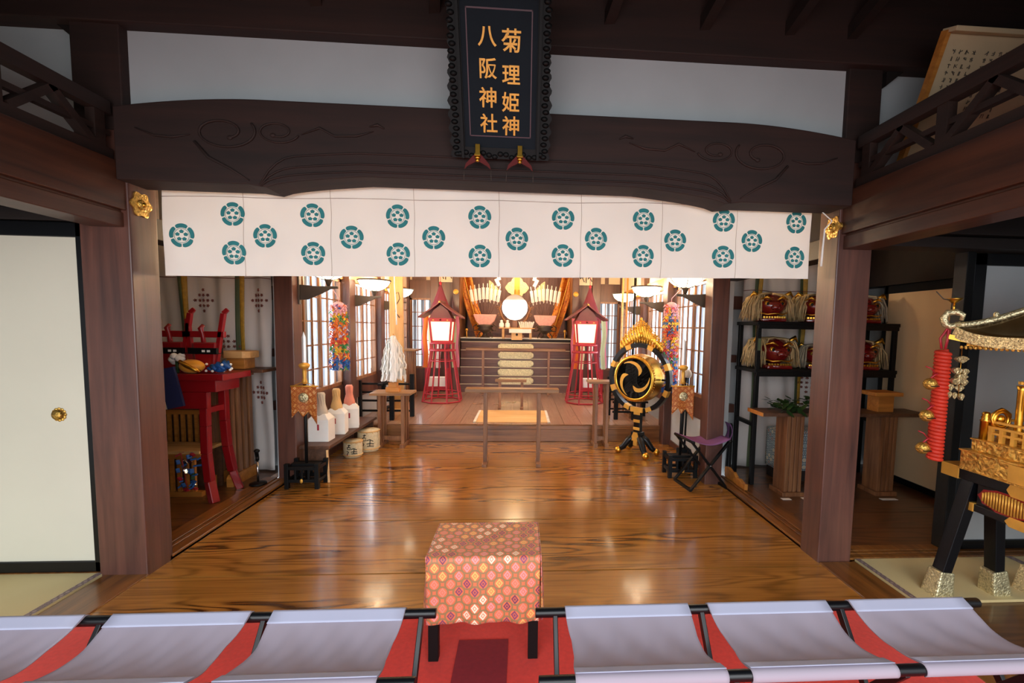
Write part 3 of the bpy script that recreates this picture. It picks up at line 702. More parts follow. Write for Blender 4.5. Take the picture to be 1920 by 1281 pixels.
# ============================================================ INNER HALL
# long narrow bench along the left wall with offerings, sake barrels at its end
g = thing('wall_bench', 'long low aged-wood bench along the left wall under wrapped bottles', 'bench', (-1.60, 4.40, 0))
MB().box(-.12, .12, -.61, .63, .262, .29).build('bench_top', 'oldw', g, bev=.004)
for y in (-.58, .56): 
    m = MB(); m.box(-.10, .10, y, y+.03, .0, .262); m.build('leg_panel', 'oldw', g, bev=.003)
m = MB(); m.bar((.10, -.60, .255), (.135, -.66, .0), .016, .016); m.build('brace', 'pale', g)
M['wrapY'] = mat('ochre_wrap', 'd9b074', .8); M['wrapP'] = mat('pink_wrap', 'e08a72', .8); M['wrapG'] = mat('grey_wrap', 'cfc6b8', .8)
for i, (x, y, hh, wm, lab) in enumerate(((-1.625, 4.0, .36, 'wrapG', 'white wrapped bottle parcel nearest the orange banner, with grey cord'),
                                    (-1.60, 4.26, .34, 'wrapY', 'white wrapped bottle parcel with straw coloured paper neck, middle of the bench'),
                                    (-1.58, 4.52, .36, 'wrapP', 'white wrapped bottle parcel with pink paper neck, farthest on the bench'))):
    t = thing('wrapped_bottle', lab, 'bottle', (x, y, .29), .15*i, 'wrapped bottles on the long bench')
    a = MB(); a.prism([(-.085, -.07), (.085, -.07), (.085, .07), (-.085, .07)], 0, .19, axis=2); a.prism([(-.078, -.02), (.078, -.02), (.07, .0), (-.07, 0)], 0, .0, axis=2) if False else None
    a.add([(-.085, -.07, .19), (.085, -.07, .19), (.085, .07, .19), (-.085, .07, .19), (-.05, -.045, .235), (.05, -.045, .235), (.05, .045, .235), (-.05, .045, .235)], [(0, 1, 5, 4), (1, 2, 6, 5), (2, 3, 7, 6), (3, 0, 4, 7), (4, 5, 6, 7)])
    a.build('paper_wrap', 'white', t, bev=.004)
    a = MB(); a.lathe([(.055, .20), (.05, .26), (.032, .32), (.028, .36), (.034, .40), (.026, .415), (0, .415)], n=16)
    for k in range(10): tt = k*pi/5; a.tube([(cos(tt)*.054, sin(tt)*.054, .2), (cos(tt+.3)*.03, sin(tt+.3)*.03, .33), (cos(tt)*.033, sin(tt)*.033, .4)], .003, 5)
    a.build('paper_neck', wm, t)
    MB().box(-.006, .008, -.074, -.070, .10, .15).build('red_tie', 'redp', t)
for (x, y, r_, h_, lab) in ((-1.47, 4.73, .11, .225, 'larger straw wrapped sake barrel behind under the bench end'), (-1.545, 4.50, .09, .165, 'smaller straw wrapped sake barrel in front under the bench')):
    t = thing('sake_barrel', lab, 'barrel', (x, y, 0), 0, 'sake barrels under the bench')
    MB().lathe([(0, .0), (r_*.86, 0), (r_*.95, .02), (r_, h_*.5), (r_*.98, h_*.85), (r_*.9, h_*.97), (0, h_)], n=28).build('straw_body', 'strawb', t)
    a = MB()
    for z in (.12, .9): a.lathe([(r_*.99, h_*z), (r_*1.04, h_*z+.006), (r_*.99, h_*z+.012)], n=28)
    for k in range(12): tt = k*pi/6; a.tube([(cos(tt)*r_*.9, sin(tt)*r_*.9, h_*.96), (cos(tt+.2)*r_*1.01, sin(tt+.2)*r_*1.01, h_*.85)], .003, 5)
    a.build('rope_band', 'wrapY', t)
    # brushed characters, wrapped round the front of the barrel
    a = MB()
    def on(u, z): tt = -pi/2+u; return (x*0+cos(tt)*r_*1.012, sin(tt)*r_*1.012, z)
    for (pts) in ([(-.2, .78), (.1, .80)], [(-.05, .84), (-.1, .70)], [(-.25, .68), (.05, .68), (.08, .55), (-.22, .55), (-.25, .68)], [(.15, .55), (.45, .6), (.8, .5)], [(.15, .4), (.5, .42), (.85, .38)], [(.2, .3), (.85, .28)], [(.5, .6), (.45, .3)], [(-.35, .45), (-.1, .4), (-.3, .25)]):
        a.tube([on(u*.9, z*h_) for u, z in pts], .004, 5)
    a.build('brushed_lettering', 'black', t)
    a = MB(); a.ball(on(-.25, .22*h_), .006); a.build('red_seal', 'redp', t)

# orange banner spears in black stands
M['obroc'] = lattice_cloth('orange_brocade', '98480f', 'b86420', ('e0a058', 'd08840', 'e8b070'), 17)
M['bladew'] = mat('pale_blade', 'd8d8d6', .35, .3)
def banner_spear(x, y, lab):
    g = thing('banner_spear', lab, 'banner', (x, y, 0), 0, 'orange bannered spears in black stands')
    a = MB()
    a.cyl((0, 0, .03), (0, 0, .90), .012, n=12); a.build('pole', 'black', g)
    a = MB(); a.lathe([(.013, .90), (.020, .92), (.013, .95), (.016, 1.0), (.013, 1.02), (.034, 1.03), (.042, 1.05), (.034, 1.062), (.014, 1.07)], (0, 0, -.08), 16)
    a.build('gilt_guard', 'goldp', g)
    a = MB(); a.add([(-.016, 0, .985), (0, -.006, .985), (.016, 0, .985), (0, .006, .985), (-.016, 0, 1.19), (0, -.006, 1.19), (.016, 0, 1.19), (0, .006, 1.19), (0, 0, 1.235)],
          [(0, 1, 5, 4), (1, 2, 6, 5), (2, 3, 7, 6), (3, 0, 4, 7), (4, 5, 8), (5, 6, 8), (6, 7, 8), (7, 4, 8)]); a.build('blade', M['bladew'], g)
    a = MB(); w_ = .098; zt = .80
    out = [(-w_, zt), (w_, zt), (w_*.98, .50), (w_*.28, .60), (-.01, .555), (-w_*.45, .61), (-w_*.95, .55)]
    vs_ = []
    nx = 14
    def low(x_):
        P_ = [(-w_, .55), (-w_*.45, .61), (-.01, .555), (w_*.28, .60), (w_, .50)]
        for (xa, za), (xb, zb) in zip(P_, P_[1:]):
            if xa <= x_ <= xb+1e-6: return za+(zb-za)*(x_-xa)/(xb-xa)
        return .5
    a.grid(lambda u, v: (-w_+2*w_*u, -.018-.006*sin(u*7)*(1-v), low(-w_+2*w_*u)*(1-v)+zt*v), 28, 10, 0, True, lambda u, v: (2*w_*u, v*.28))
    bp = a.build('brocade_flag', 'obroc', g, solid=.003)
    a = MB(); a.lathe([(0, -.008), (.034, -.008), (.040, -.004), (.036, 0)], (0, -.023, .715), 20, axis=1)
    for k in range(5): tt = pi/2+k*2*pi/5; a.ball((cos(tt)*.02, -.032, .715+sin(tt)*.02), (.009, .004, .009))
    a.build('crest', 'brassp', bp)
    a = MB(); a.cyl((-.105, -.008, .803), (.105, -.008, .803), .007); a.tube([(-.1, -.008, .80), (0, -.012, .84), (.1, -.008, .80)], .003, 6); a.build('cross_rod', 'goldp', g)
    a = MB()
    for sx in (-1, 1):
        for sy in (-1, 1): a.box(sx*.115-.016, sx*.115+.016, sy*.08-.016, sy*.08+.016, 0, .20)
        a.box(sx*.115-.01, sx*.115+.01, -.08, .08, .05, .075); a.box(sx*.115-.01, sx*.115+.01, -.08, .08, .15, .175)
    for sy in (-1, 1):
        a.box(-.115, .115, sy*.08-.01, sy*.08+.01, .05, .075); a.box(-.115, .115, sy*.08-.01, sy*.08+.01, .15, .175)
        for k in (-1, 0, 1): a.box(k*.05-.008, k*.05+.008, sy*.08-.007, sy*.08+.007, .07, .155)
    a.box(-.11, .11, -.03, .03, .155, .185); a.box(-.11, .11, -.03, .03, .03, .055); a.build('black_stand', 'black', g, bev=.002)
    a = MB(); a.ball((0, -.093, .065), (.012, .006, .018)); a.build('gilt_fitting', 'goldp', g)
    return g
s1 = banner_spear(-1.61, 3.68, 'orange brocade banner on a spear in a black stand, beside the long bench')
dup(s1, (1.525, 3.90, 0), 0, 'orange brocade banner on a spear in a black stand, behind the purple folding stool')

# thin long offering rail in the middle, others behind
def narrow_table(nm, lab, loc, L, H, foot, depth=.10, grp=None):
    g = thing(nm, lab, 'table', loc, 0, grp)
    a = MB(); a.box(-L/2, L/2, -depth/2, depth/2, H-.036, H); a.build('table_top', 'brownw', g, bev=.004)
    for s in (-1, 1):
        a = MB(); a.box(s*foot-.019, s*foot+.019, -.018, .018, .0, H-.036); a.box(s*foot-.022, s*foot+.022, -depth*.9, depth*.9, 0, .028); a.build('leg', 'brownv', g, bev=.003)
    return g
narrow_table('offering_rail', 'narrow wooden offering table alone in the middle of the polished floor', (.018, 4.24, 0), .87, .725, .25, .13, 'narrow offering tables')
narrow_table('offering_rail', 'narrow wooden offering table just below the altar steps', (.01, 7.35, .19), 1.60, .76, .53, .14, 'narrow offering tables')
g = narrow_table('low_rack', 'small low dark rack standing behind the straw mat', (-.04, 6.13, .19), .42, .40, .15, .10)
a = MB(); a.box(-.70, .55, -.02, .02, 0, 0) if False else None
# straw mat on the raised floor
g = thing('straw_mat', 'tan woven mat lying on the raised floor behind the offering table', 'mat', (-.005, 5.57, .19))
MB().box(-.42, .42, -.37, .37, .001, .010).build('mat_surface', 'pale', g); a = MB()
for s in (-1, 1): a.box(s*.43-.015, s*.43+.015, -.37, .37, .001, .012)
a.build('mat_border', 'wrapG', g)

# left small table with gohei (white paper streamer wand), wooden board behind
def side_table(lab, loc, W, D, H, m_='brownw', mv='brownv', grp='small side tables'):
    g = thing('side_table', lab, 'table', loc, 0, grp)
    a = MB(); a.box(-W/2, W/2, -D/2, D/2, H-.025, H); a.build('table_top', m_, g, bev=.003)
    for s in (-1, 1):
        a = MB()
        for y in (-D*.32, 0, D*.32): a.box(s*(W/2-.09)-.016, s*(W/2-.09)+.016, y-.013, y+.013, .04, H-.025)
        a.box(s*(W/2-.09)-.022, s*(W/2-.09)+.022, -D*.5, D*.5, 0, .04); a.build('leg_frame', mv, g, bev=.002)
    a = MB(); a.box(-W/2+.09, W/2-.09, -.012, .012, .06, .10); a.build('stretcher', mv, g)
    return g
side_table('small wooden table under the white streamer wand, left of the step', (-1.27, 4.93, 0), .42, .30, .585)
side_table('small wooden table against the left windows behind the wand', (-1.57, 6.95, .19), .24, .4, .75)
side_table('small wooden table at the right end of the step beside the drum', (.98, 4.93, 0), .30, .22, .725)
side_table('small wooden table behind the drum', (1.48, 5.62, .19), .22, .3, .50)
g = thing('streamer_wand', 'white paper streamer wand standing on the small left table', 'ritual wand', (-1.27, 4.93, .585))
a = MB(); a.box(-.07, .07, -.05, .05, 0, .05); a.box(-.045, .045, -.035, .035, .05, .10); a.build('wooden_base', 'orangew', g, bev=.003)
a = MB(); a.cyl((0, 0, .1), (.0, 0, .62), .011); a.build('wand_stick', 'pale', g)
a = MB(); random.seed(3)
for k in range(170):
    t = random.uniform(0, 2*pi); r_ = random.uniform(.04, .135); top_ = (random.uniform(-.02, .02), random.uniform(-.015, .015), .60-random.uniform(0, .03)); zb = random.uniform(.10, .26)
    w_ = random.uniform(.010, .02); c_, s_ = cos(t), sin(t); P = []
    for i in range(8):
        f = i/7; rr = r_*(f**.42); zz = top_[2]*(1-f)+zb*f; ww = w_*(.5+.5*f); zig = .006*(-1)**i
        px, py = top_[0]+c_*rr+zig, top_[1]+s_*rr*.6; P += [(px-ww*s_*.9-ww*.35, py+ww*c_*.5, zz), (px+ww*s_*.9+ww*.35, py-ww*c_*.5, zz)]
    a.add(P, [(2*i, 2*i+1, 2*i+3, 2*i+2) for i in range(7)])
a.build('paper_streamers', 'white', g)
g = thing('hanging_tassel', 'slender white cord and bell hanging over the streamer wand', 'cord', (-1.24, 4.97, 1.30))
a = MB(); a.tube([(0, 0, 0), (-.005, 0, .2), (-.02, 0, .42), (-.015, 0, 1.38)], [.008, .007, .006, .006], 8); a.build('cord', 'white', g)
M['tabw'] = wood('tablet_wood', 'a8763c', 'cf9c5c', 2, 1, .5)
g = thing('wooden_tablet', 'tall pale wooden tablet with a faded ink mark beside the left windows', 'board', (-1.50, 5.93, .19))
MB().box(-.085, .085, -.015, .015, 0, 1.80).build('board', M['tabw'], g, bev=.004)
a = MB(); a.tube([(-.02, -.018, 1.50), (.03, -.018, 1.52), (.045, -.018, 1.44), (.0, -.018, 1.36), (-.01, -.018, 1.28), (.04, -.018, 1.2)], .005, 6); a.build('ink_mark', 'iron', g)
a = MB(); a.box(-.12, .12, -.06, .06, 0, .03); a.build('foot', 'pale', g)
g = thing('black_post_stand', 'black lacquered pole stand behind the left small table', 'stand', (-1.52, 5.45, .19))
for (x, y, h_) in ((-.26, -.08, .46), (.12, -.12, .40), (.30, .10, .52), (-.05, .15, .5), (.0, .3, .5)): MB().box(x-.024, x+.024, y-.024, y+.024, 0, h_).build('post', 'black', g, bev=.003)
a = MB()
for z in (.08, .20, .30, .40): a.box(-.26, .30, -.02, .0, z, z+.022); a.box(-.05, .0, -.1, .3, z, z+.02)
a.build('rails', 'black', g)
g = thing('black_post_stand', 'black lacquered pole stand behind the drum on the right', 'stand', (1.42, 5.55, .19))
for (x, y, h_) in ((-.16, -.12, .42), (.05, -.15, .40), (.24, .10, .50), (-.2, .15, .5)): MB().box(x-.024, x+.024, y-.024, y+.024, 0, h_).build('post', 'black', g, bev=.003)
a = MB()
for z in (.08, .20, .30): a.box(-.2, .24, -.12, -.1, z, z+.022); a.box(-.2, .24, .1, .12, z, z+.02)
a.build('rails', 'black', g)

# strings of a thousand folded cranes
PALC = ['e9b6c4', 'f0c832', 'e2762a', '4a9a58', 'd8482e', 'c9c2d8', 'e07a50', '2f78b8', 'e03a34', '2060b0', 'f2d65a', '9a70b0', '46b0a8']
for i, h in enumerate(PALC): M['cr%d' % i] = mat('crane_paper_%d' % i, h, .7)
def cranes(lab, x, y, z0, z1, seed, seq):
    random.seed(seed)
    g = thing('crane_garland', lab, 'garland', (x, y, z1), 0, 'garlands of folded paper cranes'); g.location = (x, y, z1)
    sd = -1 if x < 0 else 1; a = MB(); a.tube([(sd*(1.765-abs(x)), 0, 1.80-z1), (0, 0, .04), (0, 0, 0)], .003, 6); a.ball((0, 0, -.03), (.055, .045, .035), 0); a.build('hanging_cord', 'cr0', g)
    L = z1-z0
    for k in range(12):
        t = k*pi/6; r0 = .045+.02*(k % 2); m = MB(); x0 = cos(t)*r0; y0 = sin(t)*r0*.8; n_ = 30
        for i in range(n_):
            f = i/(n_-1); z = -.03-f*(L-.05); band = min(len(seq)-1, int((f+random.uniform(-.06, .06))*len(seq))); c = seq[max(0, band)]
            if random.random() < .25: c = random.randrange(12)
            p = Vector((x0*(1+.25*f)+random.uniform(-.006, .006), y0*(1+.25*f)+random.uniform(-.006, .006), z)); u = random.uniform(0, 6.28); s_ = .017
            dx, dy = cos(u)*s_, sin(u)*s_
            m.add([p+Vector((0, 0, .012)), p+Vector((dx*1.3, dy*1.3, -.020)), p+Vector((-dx*1.3, -dy*1.3, -.020)), p+Vector((-dy*.7, dx*.7, -.004)), p+Vector((dy*.7, -dx*.7, -.004)), p+Vector((dx*1.6, dy*1.6, .016))],
                  [(0, 1, 3), (0, 3, 2), (0, 2, 4), (0, 4, 1), (1, 4, 2, 3), (3, 5, 4)], c)
        m.build('crane_strand', ['cr%d' % j for j in range(13)], g)
cranes('colourful paper crane garland hanging on the left between two bowl lamps', -1.605, 4.36, .86, 1.50, 1, [0, 0, 1, 3, 2, 2, 5, 2, 4, 6, 3, 1, 2, 7, 9, 9])
cranes('colourful paper crane garland hanging on the right behind the drum', 1.59, 4.48, .66, 1.57, 2, [0, 0, 1, 7, 10, 4, 6, 1, 11, 8, 3, 7, 2, 8, 9, 9, 9])

# drum in its ring stand
g = thing('ring_drum', 'big gilt rimmed black drum with triple swirl in a flame topped ring stand', 'drum', (1.31, 4.56, 0), radians(-46))
M['drumskin'] = mat('black_drumhead', '17171a', .5)
a = MB(); zc = .80; R = .235
a.lathe([(0, -.115), (R*.90, -.115)], (0, 0, zc), 48, axis=1) ; a.build('drum_head', 'drumskin', g)
a = MB(); a.lathe([(R*.86, -.117), (R*.88, -.122), (R*.97, -.122), (R*.99, -.112), (R*.97, -.10), (R*1.05, -.02), (R*1.05, .03), (R*.99, .10), (R*.92, .115), (0, .12)], (0, 0, zc), 48, axis=1, cap=False)
for k in range(60): t = 2*pi*k/60; a.ball((cos(t)*R*.99, -.090, zc+sin(t)*R*.99), .0065, 0, 6, 4)
a.build('gilt_body', 'gold', g)
a = MB()
for k in range(3):   # three comma swirls
    a = MB(); a0 = k*2*pi/3+.5; P = []
    n_ = 20; inner = []; outer = []
    for i in range(n_+1):
        f = i/n_; t = a0+f*1.75; ro = R*(.30+.50*f**.6); wd = R*.24*(1-f)**.75*min(1, .25+f*6)+.002
        outer.append((cos(t)*(ro+wd*.5), sin(t)*(ro+wd*.5))); inner.append((cos(t)*(ro-wd*.5), sin(t)*(ro-wd*.5)))
    for i in range(n_): a.add([(outer[i][0], -.119, zc+outer[i][1]), (outer[i+1][0], -.119, zc+outer[i+1][1]), (inner[i+1][0], -.119, zc+inner[i+1][1]), (inner[i][0], -.119, zc+inner[i][1])], [(0, 1, 2, 3)])
    a.build('comma_swirl', 'goldp', g)
a = MB(); RR = .335; K = 64
ring = []
for k in range(K):
    t0 = 2*pi*k/K; t1 = 2*pi*(k+1)/K; P = []
    for t in (t0, t1):
        for (r_, y) in ((RR-.022, -.03), (RR+.022, -.03), (RR+.022, .03), (RR-.022, .03)): P.append((cos(t)*r_, y, zc+sin(t)*r_))
    a.add(P, [(0, 1, 5, 4), (1, 2, 6, 5), (2, 3, 7, 6), (3, 0, 4, 7)], 1 if (k % 8) in (3, 4) else 0)
for s in (-1, 1): a.cyl((s*(R+.02), 0, zc), (s*RR, 0, zc), .01)
a.build('ring_frame', ['lacq', 'goldp'], g)
a = MB()   # flame crown: open scrollwork
random.seed(5)
def crown_h(x): return .02+.235*max(0, 1-(abs(x)/.25)**1.25)
for k in range(-8, 9):
    x = k*.029; zb = zc+math.sqrt(max(.0, (RR+.02)**2-x*x)); tp = zc+RR+crown_h(x)
    a.tube([(x, 0, zb), (x+.012, 0, zb+(tp-zb)*.35), (x-.010, 0, zb+(tp-zb)*.7), (x*.96, 0, tp)], [.010, .012, .010, .003], 6)
    z = zb+.02
    while z < tp-.015:
        pts = [(x+cos(t/7*5)*.013*(1-t/14), random.uniform(-.006, .006), z+sin(t/7*5)*.013*(1-t/14)) for t in range(10)]; a.tube(pts, .0065, 5); z += .024
edge = [(x_/100*.01*0+x_*.0022, 0, zc+RR+crown_h(x_*.0022)) for x_ in range(-98, 99, 7)]
a.tube(edge, .005, 6)
for e in edge[::2]: a.tube([e, (e[0]*1.06, 0, e[2]+.022)], [.006, .001], 5)
a.ball((0, -.01, zc+RR+.10), (.028, .012, .036)); a.ball((0, 0, zc+RR+.265), (.012, .01, .02))
a.build('flame_crown', 'gold', g)
a = MB(); a.box(-.035, .035, -.03, .03, .22, zc-RR+.01); a.box(-.055, .055, -.045, .045, .14, .24); a.build('stem', 'lacq', g, bev=.004)
a = MB()
for z in (.26, .34, .42): a.box(-.038, .038, -.033, -.028, z, z+.03)
a.box(-.07, .07, -.05, -.02, .45, .50); a.box(-.022, .022, -.052, -.04, .10, .24); a.prism([(-.06, .15), (.06, .15), (.02, .24), (-.02, .24)], -.055, -.04)
a.build('gilt_fittings', 'goldp', g, bev=.002)
for k, t in enumerate((radians(-150), radians(-35), radians(145), radians(35))):
    a = MB(); cx, sy = cos(t), sin(t); pts = [(cx*.03, sy*.03, .20), (cx*.09, sy*.09, .15), (cx*.15, sy*.14, .07), (cx*.19, sy*.17, .045)]
    a.tube(pts, [.03, .034, .03, .026], 10); a.build('leg', 'lacq', g)
    a = MB(); a.ball((cx*.20, sy*.18, .036), .036); a.tube([(cx*.06, sy*.06, .20), (cx*.11, sy*.08, .155), (cx*.16, sy*.145, .1)], [.008, .01, .005], 6); a.build('gilt_foot', 'gold', g)
g = thing('drum_mallets', 'two padded drum mallets leaning against the right of the ring stand', 'drumsticks', (1.66, 4.20, 0))
for k in (0, 1):
    a = MB(); a.tube([(-.02+k*.035, 0, .10), (.05+k*.02, .12, .84)], .010, 8); a.build('stick', 'black', g)
    a = MB(); a.ball((.055+k*.02, .125, .87), (.03, .03, .045)); a.build('padded_head', 'wrapG', g)
a = MB(); a.box(-.05, .07, -.04, .04, 0, .16); a.build('holder', M['slate'], g, bev=.005)

# purple folding stool
def xstool(nm, lab, loc, rz):
    g = thing(nm, lab, 'stool', loc, rz)
    for s in (-1, 1):
        for e in (-1, 1):
            a = MB(); a.bar((e*.165, s*.135, .40), (-e*.165, s*(.135 if e > 0 else .115), .012), .016, .028, up=(0, 1, 0)); a.build('leg', 'black', g, bev=.002)
    for e in (-1, 1):
        a = MB(); a.cyl((e*.165, -.16, .405), (e*.165, .16, .405), .012); a.build('top_rail', 'black', g)
        a = MB(); a.box(e*.165-.010, e*.165+.010, -.14, .14, 0, .022); a.build('foot_rail', 'black', g)
    a = MB(); a.grid(lambda u, v: (-.172+.344*u, -.145+.29*v, .421-.045*sin(pi*u)), 16, 6); a.build('canvas_seat', 'purple', g, solid=.003)
    a = MB(); 
    for s in (-1, 1): a.ball((0, s*.146, .205), (.008, .004, .008))
    a.build('pivot', 'chrome', g)
    return g
xstool('folding_stool', 'purple canvas folding stool standing open on the floor in front of the right banner', (1.615, 3.64, 0), radians(8))

# tall spears and bamboo leaning in the right rear corner
for (x, y, z1, mt, lab, r_) in ((1.40, 5.9, 2.45, 'pale', 'pale bamboo pole standing behind the drum, leftmost of three', .014), (1.47, 5.95, 2.5, 'orangew', 'orange brown pole standing behind the drum, middle of three', .012), (1.56, 5.9, 2.4, 'black', 'black pole standing behind the drum, rightmost of three', .017)):
    a = MB(); a.cyl((0, 0, 0), (.02, .03, z1-.19-.06), r_); 
    o = thing('standing_pole', lab, 'pole', (x, y, .19), 0, 'poles behind the drum'); a.build('shaft', mt, o)
    a = MB(); a.lathe([(r_, 0), (r_*1.5, .02), (r_, .05)], (.02, .03, z1-.27), 12); a.build('collar', 'goldp', o)

# ============================================================ RED LANTERNS
def lantern(lab, x, y):
    g = thing('standing_lantern', lab, 'lantern', (x, y, .19), 0, 'red standing lanterns before the altar')
    n_ = 8; rb, rt = .29, .165; zt = .74
    for k in range(n_):
        t = 2*pi*(k+.5)/n_; a = MB(); a.bar((cos(t)*rb, sin(t)*rb, .0), (cos(t)*rt, sin(t)*rt, zt), .020, .020); a.build('leg', 'redp', g)
    a = MB()
    for (z, w_) in ((.012, .022), (.13, .014), (.60, .014)):
        a = MB(); r_ = rb+(rt-rb)*z/zt; a.tube([(cos(2*pi*(k+.5)/n_)*r_, sin(2*pi*(k+.5)/n_)*r_, z) for k in range(n_)], w_*.55, 6, closed=True); a.build('hoop', 'redp', g)
    a = MB(); a.lathe([(0, .74), (.195, .74), (.195, .765), (0, .765)], n=8); a.lathe([(0, .845), (.185, .845), (.185, .865), (0, .865)], n=8); 
    for k in range(8): t = 2*pi*(k+.5)/8; a.box(cos(t)*.17-.01, cos(t)*.17+.01, sin(t)*.17-.01, sin(t)*.17+.01, .76, .85)
    a.build('gallery', 'redp', g)
    wb, wt_ = .125, .155
    a = MB()
    for sx in (-1, 1):
        for sy in (-1, 1): a.bar((sx*wb, sy*wb, .865), (sx*wt_, sy*wt_, 1.21), .026, .026)
        a.bar((sx*wb, -wb, .88), (sx*wb, wb, .88), .026, .03); a.bar((sx*wt_, -wt_, 1.19), (sx*wt_, wt_, 1.19), .026, .05)
        a.bar((-wb, sx*wb, .88), (wb, sx*wb, .88), .026, .03); a.bar((-wt_, sx*wt_, 1.19), (wt_, sx*wt_, 1.19), .026, .05)
    a.build('lantern_frame', 'redp', g)
    a = MB(); b0, b1 = wb-.006, wt_-.008
    P = [(-b0, -b0, .885), (b0, -b0, .885), (b0, b0, .885), (-b0, b0, .885), (-b1, -b1, 1.175), (b1, -b1, 1.175), (b1, b1, 1.175), (-b1, b1, 1.175)]
    a.add(P, [(0, 1, 5, 4), (1, 2, 6, 5), (2, 3, 7, 6), (3, 0, 4, 7)]); a.build('paper_panes', 'lantern', g)
    a = MB()   # gabled roof, ridge towards the viewer
    for s in (-1, 1):
        a.prism([(0, 1.43), (0, 1.45), (s*.12, 1.36), (s*.30, 1.235), (s*.30, 1.215), (s*.12, 1.335)], -.22, .22)
    a.prism([(-.16, 1.215), (.16, 1.215), (.10, 1.33), (0, 1.41), (-.10, 1.33)], -.14, .14)
    a.bar((0, -.23, 1.455), (0, .23, 1.455), .03, .03)
    a.build('gabled_roof', M['rroof'], g, bev=.002)
    a = MB(); a.box(-.012, .012, -.168, -.16, 1.18, 1.2); a.box(-.11, -.09, -.172, -.165, 1.18, 1.195); a.box(.09, .11, -.172, -.165, 1.18, 1.195); a.ball((0, -.235, 1.44), .014); a.build('gilt_fitting', 'goldp', g)
    return g
M['rroof'] = mat('dark_red_roof', '6b2026', .4)
lantern('red lantern on a flared eight legged stand, left of the altar', -1.06, 6.72)
lantern('red lantern on a flared eight legged stand, right of the altar', 1.04, 6.70)

# hanging streamers behind the lanterns
M['pink'] = cloth('pink_silk', 'e48aa2', .4); M['rose'] = cloth('rose_silk', '96505c', .5); M['yellows'] = cloth('cream_silk', 'e8dcae', .35); M['olive'] = cloth('green_silk', 'b9c29a', .3); M['orangec'] = cloth('orange_silk', 'e27a3a', .3)
for s, nm in ((-1, 'left'), (1, 'right')):
    g = thing('silk_canopy', 'tall pink and red silk pennant hanging behind the %s red lantern' % nm, 'pennant', (s*1.17, 7.20, 1.95), 0, 'silk pennants behind the lanterns')
    a = MB(); a.cyl((0, 0, .0), (0, 0, .45), .004); a.ball((0, 0, 0), (.02, .02, .03)); a.build('cord', 'redp', g)
    def cone(u, v, s=s): t = 2*pi*u; r_ = .015+.20*v**1.1; return (cos(t)*r_*(1+.06*sin(6*t)), sin(t)*r_*.7, -.02-.55*v)
    a = MB(); a.grid(cone, 40, 8); a.build('silk_hood', 'rose', g)
    for k, mt in enumerate(('pink', 'orangec', 'yellows', 'white', 'rose', 'olive', 'pink')):
        t = pi+k*pi/6; x = cos(t)*.25; y = sin(t)*.17
        a = MB(); a.grid(lambda u, v: (x+(u-.5)*.07+.01*sin(v*9+k), y+.012*sin(u*6+k), -.50-.80*v), 4, 12); a.build('ribbon', mt if mt != 'white' else 'whitec', g)
    t = thing('offering_box', 'red box on short legs under the %s silk pennant' % nm, 'box', (s*1.22, 7.22, .19), 0, 'red boxes under the pennants')
    a = MB()
    for i in (-1, 1):
        for j in (-1, 1): a = MB(); a.box(i*.16-.015, i*.16+.015, j*.1-.015, j*.1+.015, 0, .45); a.build('corner_post', 'redp', t)
    MB().box(-.15, .15, -.09, .09, .10, .16).build('tray', 'redp', t); MB().box(-.13, .13, -.08, .08, .16, .30).build('white_box', 'white', t)

# ============================================================ ALTAR
g = thing('altar_steps', 'dark wood stepped altar platform with gilt fittings down its middle', 'altar', (0, 7.66, .19))
M['riser'] = wood('altar_wood', '4a2c24', '7a5446', 0, 1, .4)
a = MB()
for k in range(6):
    z = k*.142; y = k*.03
    a.box(-.93, .93, y, 1.18 if k == 5 else y+.1, z, z+.142)
a.build('risers', 'riser', g)
a = MB()
for k in range(6): a.box(-.935, .935, k*.03-.008, k*.03+.03, (k+1)*.142-.010, (k+1)*.142)
a.build('tread_edges', M['cream'], g)
for k in range(5):
    z = k*.142+.14-.01; y = k*.03
    a = MB(); a.box(-.26, .26, y-.018, y-.009, z+.015, z+.125)
    for s in (-1, 1):
        a.ball((s*.275, y-.014, z+.07), (.03, .007, .045)); a.ball((s*.25, y-.014, z+.115), (.022, .006, .014)); a.ball((s*.25, y-.014, z+.025), (.022, .006, .014))
    a.build('gilt_plate', 'brassp', g)
a = MB(); a.box(-.95, .95, .16, .26, .845, .90); a.build('top_ledge', 'dark', g); a = MB(); a.box(-.95, .95, .20, 1.18, .90, .915); a.build('top_cloth', 'white', g)
zA = .19+.915
# inner shrine wall: mauve brown panel with gilt clover
g = thing('inner_shrine', 'closed inner shrine doors with gilt clover ornaments behind the mirror', 'shrine', (0, 8.55, zA))
a = MB(); a.box(-.9, .9, 0, .1, 0, 1.45); a.box(-.02, .02, -.012, 0, 0, 1.4, 1); a.box(-.95, .95, -.03, .05, .06, .12, 1); a.build('doors', [wood('mauve_wood', '5a4040', '826462', 2, 1, .5), 'riser'], g)
def clover(cx, cz, s_, nm_, half=0):
    a = MB(); K = 60; P = []
    for k in range(K):
        t = 2*pi*k/K; r_ = s_*(1+.13*cos(4*t)+.03*cos(12*t)); xx = cos(t)*r_
        if half < 0: xx = min(0, xx)
        if half > 0: xx = max(0, xx)
        P.append((cx+xx, cz+sin(t)*r_))
    a.prism(P, -.02, -.005); a.build(nm_, 'brassp', g)
clover(0, .92, .19, 'gilt_clover'); clover(-.52, .85, .17, 'gilt_clover', 1); clover(.52, .85, .17, 'gilt_clover', -1)
